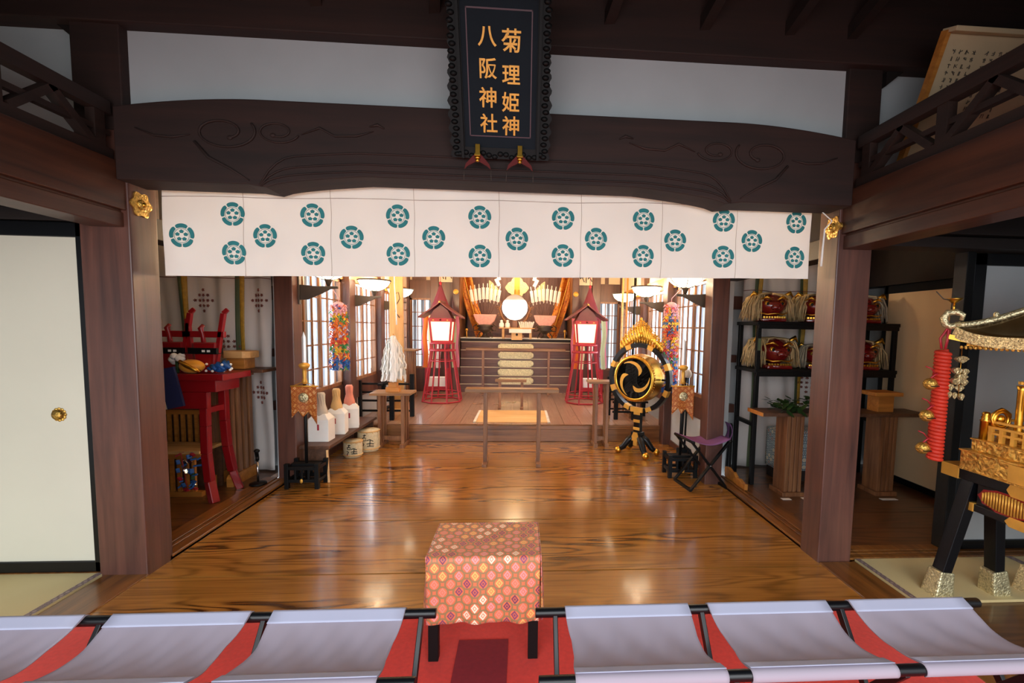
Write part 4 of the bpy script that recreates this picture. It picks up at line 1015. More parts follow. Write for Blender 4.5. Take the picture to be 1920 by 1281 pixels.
a = MB(); a.box(-.05, .05, -.035, -.018, .75, 1.15); a.box(-.035, .035, -.045, -.03, .86, .98); a.cyl((-.035, -.04, .88), (-.035, -.04, .62), .012); a.cyl((.035, -.04, .88), (.035, -.04, .62), .012); a.build('gilt_lock', 'goldp', g)
# mirror on its stand
g = thing('round_mirror', 'round bright mirror on a carved dark stand in the middle of the altar', 'mirror', (-.03, 8.08, zA))
a = MB(); a.X = Matrix.Translation((0, 0, .535)) @ Matrix.Rotation(radians(2.6), 4, 'X') @ Matrix.Translation((0, 0, -.535)); a.lathe([(0, -.012), (.222, -.012), (.232, -.004), (.222, .01), (0, .01)], (0, 0, .535), 48, axis=1, smooth=False); a.build('mirror_disc', 'silver', g)
a = MB()
for s in (-1, 1):
    a.tube([(0, .02, .05), (s*.12, .02, .22), (s*.22, .02, .36), (s*.27, .02, .50), (s*.24, .02, .60)], [.03, .028, .02, .015, .006], 8)
    for (px, pz) in ((.27, .40), (.30, .52), (.20, .24), (.27, .62)): a.tube([(s*px+cos(t*.6)*.035*(1-t/14)*s, .02, pz+sin(t*.6)*.035*(1-t/14)) for t in range(11)], .007, 6)
a.box(-.16, .16, -.05, .08, 0, .05); a.box(-.04, .04, 0, .04, .05, .30); a.build('carved_stand', 'brownv', g)
# sanbo (offering stand) with white papers
g = thing('offering_stand', 'pale wooden offering stand with white paper on the middle of the altar edge', 'stand', (.015, 7.42, .95)); g.location = (.015, 7.72, 1.10)
a = MB(); a.box(-.30, .30, -.10, .10, .17, .185); a.box(-.13, .24, -.13, -.10, .10, .165, 1); a.build('tray', ['pale', 'white'], g)
MB().box(-.09, .09, -.09, .09, -.02, .17).build('pedestal', 'pale', g); MB().box(-.25, -.21, -.06, .06, 0, .17).build('tray_support', 'pale', g); MB().box(.21, .25, -.06, .06, 0, .17).build('tray_support', 'pale', g); MB().ball((0, -.092, .07), (.02, .003, .022)).build('opening', 'dark', g)
for i, (x, lab) in enumerate(((-.245, 'white porcelain sake flask on the altar stand, left of the pair'), (-.145, 'white porcelain sake flask on the altar stand, right of the pair'))):
    t = thing('sake_flask', lab, 'flask', (x, 7.72, 1.286), 0, 'white flasks on the altar')
    a = MB(); a.lathe([(0, 0), (.035, 0), (.042, .03), (.036, .07), (.018, .09), (.02, .105), (0, .105)], n=16); a.build('body', 'white', t); a = MB(); a.lathe([(.03, .107), (.03, .112), (.008, .125), (0, .128)], n=12); a.build('lid', 'white', t)
t = thing('white_paper_fan', 'cluster of pleated white paper on the right of the altar stand', 'paper', (.17, 7.72, 1.286))
a = MB()
for k in range(8): x = -.09+k*.026; a.add([(x-.01, 0, 0), (x+.012, .01, 0), (x*1.35+.016, .015, .09+.015*(k % 2)), (x*1.35-.012, 0, .11)], [(0, 1, 2, 3)])
a.build('pleats', 'whitec', t, solid=.003)
# pink vases of arrows on ornate burners, left and right
for s, nm in ((-1, 'left'), (1, 'right')):
    X = s*.52
    g = thing('arrow_stand', 'pink cloth bowl of fanned white feathered arrows on the %s of the altar' % nm, 'arrow stand', (X-.02, 7.95, zA), 0, 'arrow stands on the altar')
    a = MB(); a.lathe([(0, 0), (.09, 0), (.06, .03), (.03, .06), (.05, .09), (.11, .12), (.13, .15), (.11, .17), (.15, .20), (.10, .225), (0, .23)], n=20)
    for sg in (-1, 1): a.tube([(sg*.11, 0, .13), (sg*.19, 0, .12), (sg*.20, 0, .19), (sg*.14, 0, .23)], .010, 6); a.tube([(sg*.08, 0, .10), (sg*.13, 0, .03), (sg*.12, 0, -.0)], .012, 6)
    a.build('bronze_burner', 'iron', g)
    a = MB(); a.prism([(-.10, .22), (.10, .22), (.16, .29), (.20, .40), (-.20, .40), (-.16, .29)], -.07, .07); a.build('pink_bowl', mat('pink_cloth', 'dba49c', .8, 0, .12, 30), g, bev=.01)
    for k in range(8):
        f = (k-3.5)/3.5; x0 = f*.08; x1 = f*.215+(-.0*s); zt = .90-.05*abs(f)
        a = MB(); a.cyl((x0, .0, .39), (x1, .01, zt-.22), .005, n=6); a.build('shaft', 'riser', g)
        a = MB(); dx = (x1-x0)*.25
        a.bar((x1, .005, zt-.23), (x1+dx, .005, zt-.03), .050, .010, up=(0, 1, 0)); a.cyl((x1-dx*.25, .0, zt-.28), (x1+dx*1.3, .0, zt+.04), .007, n=6); a.build('white_fletching', 'white', g)
    # brocade banner slanting
    t = thing('brocade_drape', 'long orange gold brocade drape hanging on the %s of the altar' % nm, 'drape', (s*.84, 8.25, 1.2), 0, 'orange brocade drapes')
    a = MB(); a.grid(lambda u, v: (s*(.10-.32*(1-v)**1.1+(u-.5)*.20*(1+.35*v)), .03*sin(u*9+v*4)+.02*sin(v*11), 1.12*v-.12), 10, 30, 0, True, lambda u, v: (u*.24, v*1.1)); a.build('brocade_cloth', M['gbroc'], t, solid=.004)
    a = MB(); a.tube([(s*(.10-.32*(1-v)**1.1), -.035, 1.12*v-.12) for v in [i/20 for i in range(21)]], .012, 6); a.build('cord', 'goldp', t)
    t = thing('small_gilt_stand', 'low gilt rail post on the %s edge of the altar' % nm, 'post', (s*.84, 7.82, zA-.19+.19), 0)
    a = MB(); a.cyl((0, 0, 0), (0, 0, .12), .01); a.ball((0, 0, .13), .025); a.build('knob', 'goldp', t)
    # gohei paper strips above
    t = thing('paper_streamer', 'folded white paper streamer hanging at the top of the altar, %s side' % nm, 'paper', (s*.33, 7.95, 2.02), 0, 'paper streamers over the altar')
    a = MB(); a.bar((0, 0, .2), (s*-.03, 0, .08), .06, .004, up=(0, 1, 0)); a.bar((s*.03, -.005, .10), (s*-.03, -.005, -.02), .06, .004, up=(0, 1, 0)); a.build('folds', 'white', t)
    # framed calligraphy above the lanterns
    t = thing('calligraphy_panel', 'pale paper panel with black brush marks high on the back wall, %s side' % nm, 'panel', (s*1.17, 7.69, 2.02), 0)
    MB().box(-.17, .17, -.01, .0, 0, .32).build('paper', 'cream', t)
    a = MB()
    for (xa, za, xb, zb) in ((-.10, .20, -.03, .05), (-.02, .22, -.10, .10), (-.11, .12, -.03, .13), (.02, .20, .10, .06), (.10, .21, .03, .10), (.03, .13, .11, .15), (0, .22, .0, .04)): a.bar((xa, -.014, za), (xb, -.014, zb), .012, .012, up=(0, 1, 0))
    a.build('brush_marks', 'black', t)
# gilt bosses on the back posts
for s, nm in ((-1, 'left'), (1, 'right')):
    a = MB(); a.lathe([(0, -.02), (.015, -.022), (.03, -.014), (.042, -.012), (.045, 0)], (0, 0, 0), 20, axis=1); o = a.build('gilt_boss', 'goldp'); o.location = (s*.995, 7.62, 1.86); tag(o, 'round gilt boss on the back post %s of the altar' % nm, 'ornament')
point('altar_lamp', (0, 7.75, 2.38), 30, (1, .72, .42), .12)

# ============================================================ ALCOVE CURTAINS
M['alc'] = cloth('alcove_silk', 'dcd6d2', .15); M['olv'] = mat('green_band', '4f5c40', .7); M['gbd'] = mat('gold_band', 'b08a2c', .55, 0, .2, 40); M['rust'] = mat('rust_embroidery', '7c3f33', .8)
def alcove_curtain(lab, x0, x1, y, bands, crests, ztop, zb=.02):
    g = thing('alcove_curtain', lab, 'curtain', (x0, y, zb), 0, 'silk curtains in the side alcoves'); L = x1-x0; H = ztop-zb
    def P(x, z, dy=0): return (x-x0, .022*sin(x*19)+.012*sin(x*41+z*2)+.012*sin(z*5+x*6)+dy, z-zb)
    a = MB(); a.grid(lambda u, v: P(x0+L*u, zb+H*v), 90, 20); a.build('silk_cloth', 'alc', g, solid=.002)
    for (bx_, s_) in bands:
        for (o1, o2, mt) in ((-.018*s_-.018, -.018*s_+.018, 'olv'), (.018*s_-.018, .018*s_+.018, 'gbd')):
            a = MB(); a.grid(lambda u, v: P(bx_+o1+(o2-o1)*u, zb+H*v, -.006), 3, 24); a.build('woven_band', mt, g, solid=.002)
    for (cx, cz) in crests:
        a = MB()
        for r_ in range(-2, 3):
            for c_ in range(-2, 3):
                if abs(r_)+abs(c_) > 2: continue
                px, pz = cx+(c_)*.034, cz+(r_)*.044+abs(c_)*.0
                for k in range(5):
                    t = k*2*pi/5+r_+c_; q1 = P(px+cos(t)*.011, pz+sin(t)*.013, -.006); q0 = P(px, pz, -.006); a.tube([q0, q1], [.0035, .0045], 4)
        a.build('blossom_crest', 'rust', g)
    a = MB(); a.tube([P(x0+L*i/40, min(ztop-.25, 1.67)+.006*sin(i*.4), -.006) for i in range(41)], .003, 5); a.build('seam_cord', 'rust', g)
alcove_curtain('white silk curtain with gold bands and rust crests at the back of the left alcove', -3.2, -2.03, 4.03, ((-2.72, 1), (-2.29, 1)), ((-2.578, 1.477), (-2.131, 1.486), (-2.369, 1.092), (-2.134, .698), (-2.58, .612)), 1.95)
alcove_curtain('white silk curtain with green gold bands behind the black shelf of the right alcove', 2.14, 3.30, 4.10, ((2.27, 1), (2.72, 1)), ((2.80, .82), (3.05, 1.2)), 1.95)

# ============================================================ LEFT ALCOVE
g = thing('red_table', 'red lacquer table with curved legs behind the left front post', 'table', (-2.46, 3.47, 0))
a = MB(); a.box(-.50, .47, -.165, .165, .885, .93); a.build('table_top', 'red', g, bev=.004)
a = MB(); a.box(-.48, .40, -.135, .135, .80, .885); a.box(-.48, .34, -.14, -.12, .68, .80); a.build('apron', 'red', g, bev=.004)
for sx in (-1, 1):
    for sy in (-1, 1):
        a = MB(); bx0 = .30 if sx > 0 else -.42; pts = [(bx0, sy*.10, .82), (bx0-sx*.0, sy*.105, .55), (bx0+sx*.005, sy*.115, .35), (bx0+sx*.03, sy*.13, .15), (bx0+sx*.07, sy*.15, .0)]
        for p, q_ in zip(pts, pts[1:]): a.bar(p, q_, .055, .05)
        a.build('leg', 'red', g, bev=.006)
a = MB(); a.prism([(-.12, .60), (-.12, .68), (.12, .68), (.12, .60), (.07, .64), (-.07, .64)], .285, .315, axis=0); a.build('bracket', 'red', g)
g = thing('slatted_table', 'brown wood table with slatted end panel beside the white curtain, left alcove', 'table', (-2.17, 3.80, 0))
a = MB(); a.box(-.25, .24, -.12, .12, .905, .93); a.build('table_top', 'oldw', g, bev=.003)
for xx in (-.16, -.02):
    a = MB()
    for k in range(4): a.box(xx, xx+.03, -.14+k*.078, -.14+k*.078+.042, .09, .905)
    a.box(xx-.005, xx+.035, -.16, .16, .86, .905); a.build('slats', 'brownv', g, bev=.002)
    a = MB(); a.prism([(-.17, 0), (.17, 0), (.17, .07), (.15, .095), (-.15, .095), (-.17, .07)], xx-.01, xx+.04, axis=0); a.build('foot_board', 'orangew', g, bev=.002)
def octabox(nm, lab, loc, s_=1.):
    g = thing(nm, lab, 'offering stand', loc)
    a = MB(); o8 = [(.11, -.06), (.11, .06), (.07, .10), (-.07, .10), (-.11, .06), (-.11, -.06), (-.07, -.10), (.07, -.10)]
    a.prism([(x*s_, y*s_) for x, y in o8], .085*s_, .14*s_, axis=2); a.build('tray', 'pale', g, bev=.004)
    a = MB(); a.box(-.07*s_, .07*s_, -.07*s_, .07*s_, 0, .085*s_); a.build('pedestal', 'orangew', g, bev=.003)
octabox('octagonal_stand', 'pale octagonal wooden offering stand on the slatted table', (-2.16, 3.80, .93))
def redstand(lab, x):
    g = thing('red_horned_stand', lab, 'ritual stand', (x, 3.44, .93), 0, 'red horned stands on the red table')
    for (p, q_, w_) in (((-.09, 0, .0), (-.115, 0, .36), .032), ((.06, 0, .0), (.135, 0, .43), .030)):
        a = MB(); a.bar(p, q_, w_, .03); d = .03 if p[0] > 0 else -.008; a.bar(q_, (q_[0]+d, 0, q_[2]+.03), w_*.8, .03, w2=.012); a.build('horn', 'red', g, bev=.003)
    a = MB(); a.tube([(.0, -.01, .16), (-.005, -.012, .27), (-.02, -.012, .32), (.0, -.012, .345)], [.018, .015, .018, .012], 8); a.build('short_horn', 'red', g)
    a = MB(); a.box(-.15, .14, -.015, .015, .255, .30); a.build('cross_bar', 'red', g, bev=.003)
    a = MB(); a.prism([(-.05, 0), (.07, 0), (.09, .22), (-.07, .22)], -.03, .03); a.build('body', 'red', g, bev=.008)
    a = MB(); a.box(-.10, .10, -.036, .036, .135, .18); a.build('black_band', 'black', g, bev=.003)
    a = MB()
    for k in range(2): a.box(.0+k*.035, .02+k*.035, -.040, -.036, .15, .165)
    a.build('white_studs', 'white', g)
    return g
redstand('red horned stand with a black band on the red table, nearer the white curtain edge', -2.19)
redstand('red horned stand with a black band on the red table, partly behind the post', -2.42)
g = thing('flower_ornament', 'white paper flower knot on the red table beside the left post', 'ornament', (-2.36, 3.40, .93))
a = MB()
for k in range(7): t = k*.9; a.ball((cos(t)*.03, sin(t)*.02, .10+sin(t*1.7)*.02), .024, 0, 8, 6)
a.build('petals', 'white', g); a = MB(); a.cyl((0, 0, 0), (0, 0, .09), .012); a.build('stem', 'green', g)
g = thing('gold_brocade_bag', 'gold and orange brocade bundle on the front of the red table', 'bag', (-2.24, 3.37, .93))
a = MB(); a.ball((0, 0, .05), (.085, .05, .05), 0, 20, 12); a.build('cloth_bundle', 'gbroc', g)
a = MB(); a.tube([(-.05, -.045, .09), (0, -.055, .06), (.05, -.045, .03), (.075, -.03, .015)], [.012, .016, .014, .01], 8); a.build('gold_tie', 'gold', g)
g = thing('blue_knot', 'blue cord bundle with white beads on the right of the red table', 'ornament', (-2.07, 3.40, .93))
M['bluec'] = mat('blue_silk', '1f5aa0', .5, 0, .2, 20); random.seed(11)
a = MB()
for k in range(9): t = k*.7; a.tube([(cos(t)*.02, sin(t)*.02, .03), (cos(t)*.06, sin(t)*.035, .055+.02*sin(k)), (cos(t+.5)*.085, sin(t+.5)*.04, .03)], [.016, .02, .008], 8)
a.ball((0, 0, .04), (.05, .035, .035)); a.build('blue_cords', 'bluec', g)
a = MB()
for k in range(9): t = k*.75; a.ball((cos(t)*.088, sin(t)*.042-.01, .035+.03*sin(k*2)), .009, 0, 8, 6)
a.build('white_beads', 'white', g)
g = thing('folded_books', 'row of dark folded cloths lying along the red table top', 'cloth', (-2.33, 3.52, .93))
for k, (mt, x) in enumerate((('mount', -.08), ('green', .0), ('redp', .06), ('iron', .12))): a = MB(); a.box(x, x+.07, -.06, .06, 0, .025+.008*k); a.build('folded_cloth', mt, g, bev=.004)
g = thing('navy_book', 'navy blue folded book with cream edge leaning on the front of the red table', 'book', (-2.29, 3.28, .70), ry=radians(-12))
a = MB(); a.box(-.055, .055, -.012, .008, 0, .28); a.build('cover', 'mount', g); a = MB(); a.box(-.068, -.055, -.012, .008, 0, .28); a.build('page_edge', 'cream', g)
for nm, lab, x0, x1, y0, y1, H in (('low_slatted_table', 'lower slatted wooden table under the red table with a streamer at its end', -2.82, -2.25, 3.42, 3.70, .35), ('low_slatted_table', 'taller slatted wooden table against the back curtain of the left alcove', -2.95, -2.36, 3.73, 3.92, .62)):
    g = thing(nm, lab, 'table', (x0, y0, 0), 0, 'low slatted tables in the left alcove'); W_, D_ = x1-x0, y1-y0
    a = MB(); a.box(0, W_, 0, D_, H-.022, H); a.build('table_top', 'pale' if H < .5 else 'oldw', g, bev=.002)
    a = MB(); x = .03
    while x < W_-.03: a.box(x, x+.022, .02, .04, .04, H-.022); x += .052
    a.box(0, W_, .01, .05, .0, .04); a.box(0, W_, .01, .05, H-.06, H-.022); a.build('slats', 'orangew', g)
    a = MB(); a.box(0, W_, D_-.04, D_-.02, 0, H-.022); a.build('back_board', 'oldw', g)
g = thing('paper_chain', 'blue and red folded paper streamers hanging beside the low table', 'garland', (-2.26, 3.345, .34)); random.seed(9)
a = MB()
for k in range(34):
    f = k/33; x = -.09+.12*abs(sin(k*1.3)); z = -.27*f+random.uniform(-.02, .02); c = random.choice((0, 0, 1, 2, 0, 3)); p = Vector((x, random.uniform(-.03, .03), z)); u = random.uniform(0, 3)
    a.bar(p, p+Vector((cos(u)*.03, .01, sin(u)*.03)), .022, .010, c)
a.build('paper_folds', ['bluec', 'redp', 'chrome', 'green'], g); a = MB(); a.tube([(-.08, .05, .012), (-.05, -.02, .02), (-.03, 0, -.25)], .003, 5); a.build('string', 'redp', g)
g = thing('desk_microphone_stand', 'short steel microphone stand with black clip on the floor at the left', 'microphone stand', (-1.955, 3.62, .031))
a = MB(); a.lathe([(0, 0), (.062, 0), (.06, .012), (.02, .02), (0, .022)], n=24); a.build('round_base', 'black', g); a = MB(); a.cyl((0, 0, .02), (0, 0, .19), .008); a.build('pole', 'chrome', g)
a = MB(); a.cyl((0, 0, .19), (0, 0, .225), .013); a.bar((0, .0, .225), (.006, -.02, .265), .022, .018); a.ball((.01, -.022, .272), (.022, .018, .016)); a.build('clip', 'black', g)

# ============================================================ RIGHT ALCOVE
g = thing('display_shelf', 'tall black open shelf holding lion heads in the right alcove', 'shelf', (2.04, 3.63, 0))
LX, LD = 1.22, .34
for x in (0, LX-.035):
    for y in (0, LD-.03): a = MB(); a.box(x, x+.035, y, y+.03, 0, 1.365); a.build('post', 'black', g, bev=.003)
for z in (.955, 1.35): a = MB(); a.box(-.01, LX+.01, -.01, LD+.01, z, z+.03); a.box(.0, LX, -.012, .01, z-.03, z+.01); a.build('shelf_board', 'black', g, bev=.003)
MB().box(.0, .03, .03, LD-.03, .5, .53).build('side_rail', 'black', g); MB().box(LX-.03, LX, .03, LD-.03, .5, .53).build('side_rail', 'black', g)
a = MB(); a.box(.006, .030, -.004, 0, 1.14, 1.24); a.build('paper_label', 'olv', g)
M['hair'] = mat('tan_horsehair', 'b89f72', .6, 0, .25, 30); M['hair2'] = mat('grey_horsehair', 'a39a86', .6, 0, .25, 30); M['rlac'] = mat('dark_red_lacquer', '6e1414', .18, 0, .15, 6, .8)
def lion(lab, x, z, seed, sc=1., rz=0, hm='hair'):
    random.seed(seed); y = 3.80
    g = thing('lion_head', lab, 'lion mask', (x, y, z), rz, 'lion heads on the black shelf')
    a = MB()   # cranium + muzzle
    def f(u, v):
        t = 2*pi*u; p = pi*v; rx = .118*(1+.10*cos(p)); cx = cos(t)*sin(p); cy = sin(t)*sin(p); zz = cos(p)
        return (cx*rx*(1+.1*abs(cx)), cy*.13-(.035 if cy < 0 and zz < .2 else 0), .135+zz*.105+.02*cx*cx)
    a.grid(f, 28, 16); a.build('red_face', 'rlac', g, sub=1)
    a = MB(); a.box(-.095, .095, -.155, .05, .0, .03); a.ball((0, -.09, .02), (.11, .08, .022)); a.build('jaw', 'rlac', g, bev=.01)
    a = MB()
    for k in range(-4, 5): a.box(k*.020-.007, k*.020+.007, -.160+.004*abs(k), -.15+.004*abs(k), .030, .044)
    a.tube([(-.11, -.11, .075), (-.06, -.155, .060), (0, -.165, .068), (.06, -.155, .060), (.11, -.11, .075)], .006, 8)
    a.build('gilt_teeth', 'gold', g)
    for s in (-1, 1):
        a = MB(); a.ball((s*.055, -.128, .150), (.026, .020, .024)); a.tube([(s*.02, -.14, .18), (s*.06, -.14, .205), (s*.11, -.11, .185)], [.006, .012, .004], 8); a.build('gilt_eye', 'gold', g)
        a = MB(); a.ball((s*.056, -.146, .149), (.013, .008, .013)); a.build('pupil', 'black', g)
    a = MB(); a.ball((0, -.165, .118), (.038, .028, .024)); a.ball((-.022, -.178, .112), (.014, .012, .012)); a.ball((.022, -.178, .112), (.014, .012, .012)); a.build('nose', 'rlac', g)
    a = MB()
    for s in (-1, 1):
        a.tube([(s*.10, -.05, .21), (s*.15, -.05, .245), (s*.17, -.05, .21)], [.02, .018, .006], 8)
    a.build('ears', 'gold', g)
    a = MB()
    for k in range(150):
        s = random.choice((-1, -1, 1)); x0 = random.uniform(0, .08)*s; y0 = random.uniform(-.06, .1); top_ = .235-abs(x0)*.3+random.uniform(0, .012)
        x1 = s*random.uniform(.10, .22)*(1 if s < 0 else .85); y1 = y0+random.uniform(-.10, .03); zb = random.uniform(.0, .05)
        a.tube([(x0, y0, top_), ((x0+x1)*.6, (y0+y1)/2, top_-.01), (x1*.93, y1, (top_+zb)*.55), (x1*random.uniform(.9, 1.1), y1-.01, max(.008, zb))], [.006, .008, .007, .002], 4)
    a.build('horsehair_mane', hm, g)
    if sc != 1: g.scale = (sc, sc, sc)
    return g
lion('lion head with long tan mane on the top shelf, leftmost in the right alcove', 2.22, 1.38, 1, 1, -.2)
lion('lion head with tan mane on the top shelf, just left of the front post', 2.63, 1.38, 2, 1.0, -.35)
lion('lion head on the top shelf, seen just right of the front post', 3.05, 1.38, 3, .98, -.2, 'hair2')
lion('lion head with loose tan forelock on the lower shelf, leftmost below the top row', 2.27, .985, 4, 1.08, -.1)
lion('lion head on the lower shelf, just left of the front post', 2.66, .985, 5, .85, -.35, 'hair2')
lion('lion head on the lower shelf, seen just right of the front post', 3.05, .985, 6, 1.05, -.2)
g = thing('offering_table', 'long brown table with fluted legs in front of the black lion shelf', 'table', (2.62, 3.45, 0))
a = MB(); a.box(-.66, .69, -.12, .12, .645, .672); a.box(-.665, -.66, -.12, .12, .643, .674, 1); a.build('table_top', ['oldw', 'orangew'], g, bev=.003)
for cx in (-.37, .40):
    a = MB()
    for k in range(4): a.box(cx-.07+k*.037, cx-.07+k*.037+.028, -.08, .08, .035, .645)
    a.box(cx-.065, cx+.065, -.07, .07, .04, .64); a.build('fluted_leg', 'brownv', g, bev=.003)
    a = MB(); a.box(cx-.09, cx+.09, -.10, .10, 0, .035); a.build('foot', 'brownv', g, bev=.003)
g = thing('sakaki_branch', 'leafy dark green branch with white paper lying on the long brown table', 'branch', (2.30, 3.44, .675)); random.seed(21)
a = MB(); a.tube([(.28, .02, .05), (.1, 0, .06), (-.2, -.02, .04)], [.008, .007, .003], 6); a.build('twig', 'oldw', g)
a = MB()
for k in range(170):
    x = random.uniform(-.22, .32); y = random.uniform(-.12, .10); z = .02+random.uniform(0, .10)*(1-abs(x-.1)*1.6); u = random.uniform(0, 6.28); L_ = random.uniform(.05, .085); w_ = .021
    dz = random.uniform(-.02, .025)
    if y < -.09: dz = -.05
    d = Vector((cos(u)*L_, sin(u)*L_, dz)); n_ = Vector((-sin(u)*w_, cos(u)*w_, .004)); p = Vector((x, y, max(z, .02)))
    a.add([p, p+d*.35+n_, p+d*.75+n_*.7, p+d, p+d*.75-n_*.7, p+d*.35-n_, p+d*.5+Vector((0, 0, -.004))], [(0, 1, 6), (1, 2, 6), (2, 3, 6), (3, 4, 6), (4, 5, 6), (5, 0, 6)], 0, True)
a.build('leaves', 'green', g)
a = MB()
for k in range(5): x = -.05+k*.05; a.bar((x, -.07, .06+.01*k), (x+.02, -.09, .04), .022, .003)
a.build('paper_strip', 'white', g)
g = thing('wooden_tray_stand', 'orange wooden tray on a pedestal at the right end of the long brown table', 'stand', (3.02, 3.46, .672))
a = MB(); a.box(-.13, .10, -.09, .09, .13, .16); a.build('tray', 'orangew', g, bev=.003); a = MB(); a.box(-.08, .05, -.06, .06, 0, .13); a.build('pedestal', 'orangew', g, bev=.003)
M['tile'] = lattice_cloth('blue_tile_cloth', 'b9c4c6', '5d7480', ('8a4a3a', '6f8f98', 'c9b890', '4a6672'), 16)
g = thing('cloth_covered_box', 'box covered in blue grey tile patterned cloth under the black shelf', 'box', (2.33, 3.70, 0))
a = MB(); a.grid(lambda u, v: (.52*u, -.002-.004*sin(u*20)*(1-v), .10+.34*v), 20, 8, 0, True, lambda u, v: (.52*u, .34*v)); a.grid(lambda u, v: (-.002, .22*u, .10+.34*v), 8, 8, 0, True, lambda u, v: (.22*u, .34*v)); a.grid(lambda u, v: (.52, .22*u, .10+.34*v), 8, 8, 0, True, lambda u, v: (.22*u, .34*v))
a.grid(lambda u, v: (.52*u, .22*v, .442), 8, 8, 0, True, lambda u, v: (.52*u, .22*v)); a.build('patterned_cloth', 'tile', g, solid=.003)
a = MB(); a.box(.01, .51, .01, .21, 0, .43); a.build('inner_box', 'dark', g)
g = thing('folded_stool', 'folded purple canvas stool leaning against the left end of the black shelf', 'stool', (1.985, 3.90, .01), 0)
for k in (0, 1): a = MB(); a.bar((0, k*.06, 0), (.0+.02*k, k*.05, .45), .02, .02); a.build('leg', 'black', g)
a = MB(); a.grid(lambda u, v: (-.025+.03*sin(v*3), -.02+.10*u, .30+.16*v), 6, 6); a.build('purple_canvas', 'purple', g, solid=.004)
g = thing('scalloped_bracket', 'orange wooden scalloped board lying on the right sill below the shelf', 'board', (1.90, 3.42, .03))
a = MB(); a.prism([(0, 0), (.36, 0), (.36, .085), (.30, .095), (.24, .075), (.20, .085), (.15, .055), (.10, .06), (.05, .045), (.0, .05)], -.014, .014, axis=0); a.build('board', 'orangew', g, bev=.003)
for i, (x, y, w_, lab) in enumerate(((2.16, 3.30, .07, 'white paper slip on the floor before the fluted leg, left of the pair'), (2.31, 3.31, .035, 'small white paper slip on the floor, right of the pair'), (2.98, 3.28, .13, 'longer white paper strip on the floor seen right of the front post'))):
    o = MB().box(-w_/2, w_/2, -.018, .018, .0, .002).build('paper_slip', 'white'); o.location = (x, y, .0045); tag(o, lab, 'paper', 'paper slips on the alcove floor')

# ============================================================ PORTABLE SHRINE on its trestles
def trestle(x, lab):
    g = thing('shrine_trestle', lab, 'trestle', (x, 1.60, 0), 0, 'black trestles with gilt feet')
    for sy, y in ((1, .44), (-1, -.44)):
        for s in (-1, 1):
            a = MB(); a.bar((s*.055, y-sy*.04, .62), (s*.145, y, .10), .055, .06, up=(0, 1, 0), w2=.05); l = a.build('leg', 'lacq', g, bev=.004)
            a = MB(); a.bar((s*.138, y, .135), (s*.155, y, .0), .075, .075, up=(0, 1, 0), w2=.10, h2=.09); a.build('gilt_foot', 'brassp', l, bev=.008)
    a = MB(); a.box(-.09, .09, -.52, .50, .600, .655); a.box(-.085, .085, -.46, .40, .465, .50); a.box(-.075, .075, -.42, .36, .49, .61); a.build('side_beams', 'lacq', g, bev=.003)
    MB().box(-.094, .094, .44, .532, .596, .658).build('gilt_end_cap', 'goldp', g, bev=.002); MB().box(-.089, .089, .36, .415, .462, .503).build('gilt_end_cap', 'goldp', g, bev=.002)
    for y in (.02, -.35):
        a = MB(); a.prism([(y, .595), (y+.18, .595), (y+.2, .62), (y+.18, .662), (y, .662), (y-.02, .62)], -.094, -.088, axis=0); a.build('gilt_fitting', 'goldp', g, bev=.002); a = MB(); a.prism([(y+.02, .46), (y+.18, .46), (y+.2, .48), (y+.18, .505), (y+.02, .505), (y, .48)], -.090, -.084, axis=0); a.build('gilt_fitting', 'goldp', g, bev=.002)
    for y in (.22, -.16):
        a = MB(); K = 30; P = [(y+cos(2*pi*k/K)*.125*(1+.04*cos(10*pi*k/K*2)), .55+sin(2*pi*k/K)*.052*(1+.08*cos(10*pi*k/K*2))) for k in range(K)]; a.prism(P, -.084, -.074, axis=0); o = a.build('red_cartouche', 'red', g)
        a = MB()
        for k in range(-8, 9): h_ = .042*math.sqrt(max(.1, 1-(k/9)**2)); a.cyl((-.088, y+k*.0125, .55-h_), (-.088, y+k*.0125, .55+h_), .0045, n=6)
        a.build('gilt_grille', 'goldp', o)
    return g
t1 = trestle(2.335, 'black trestle with gilt feet and oval grille under the near side of the shrine')
dup(t1, (2.83, 1.60, 0), 0, 'black trestle with gilt feet, under the far side of the gilt shrine')
g = thing('portable_shrine', 'gilt portable shrine with curved roof on black trestles at the right edge', 'portable shrine', (2.62, 1.58, .662))
B = .42
a = MB(); a.box(-B, B, -B, B, 0, .094); a.box(-B-.006, B+.006, -B-.006, B+.006, .088, .097); a.box(-B-.004, B+.004, -B-.004, B+.004, .0, .008); a.build('base_tier', 'carve', g, bev=.003)
for y in (.16, -.16): MB().box(-B-.006, -B, y-.04, y+.04, .010, .086).build('plain_plate', 'goldp', g)
a = MB(); B2 = .395; a.box(-B2, B2, -B2, B2, .097, .150); a.box(-B2-.005, B2+.005, -B2-.005, B2+.005, .146, .154); a.build('upper_tier', 'carve', g, bev=.003)
for sx in (-1, 1):
    for sy in (-1, 1):
        a = MB(); x, y = sx*.365, sy*.365; a.lathe([(.020, 0), (.020, .085), (.023, .088), (.016, .096), (.019, .103), (.014, .112), (.017, .118), (.012, .128), (0, .130)], (x, y, .154), 16); a.build('railing_post', 'gold', g)
a = MB()
for s in (-1, 1):
    for z in (.185, .212, .238):
        a.box(s*.365-.007, s*.365+.007, -.365, .365, z, z+.010); a.box(-.365, .365, s*.365-.007, s*.365+.007, z, z+.010)
    for k in range(-7, 8): a.box(s*.365-.008, s*.365+.008, k*.048-.008, k*.048+.008, .154, .215); a.box(k*.048-.008, k*.048+.008, s*.365-.008, s*.365+.008, .154, .215)
a.build('railing', 'goldp', g)
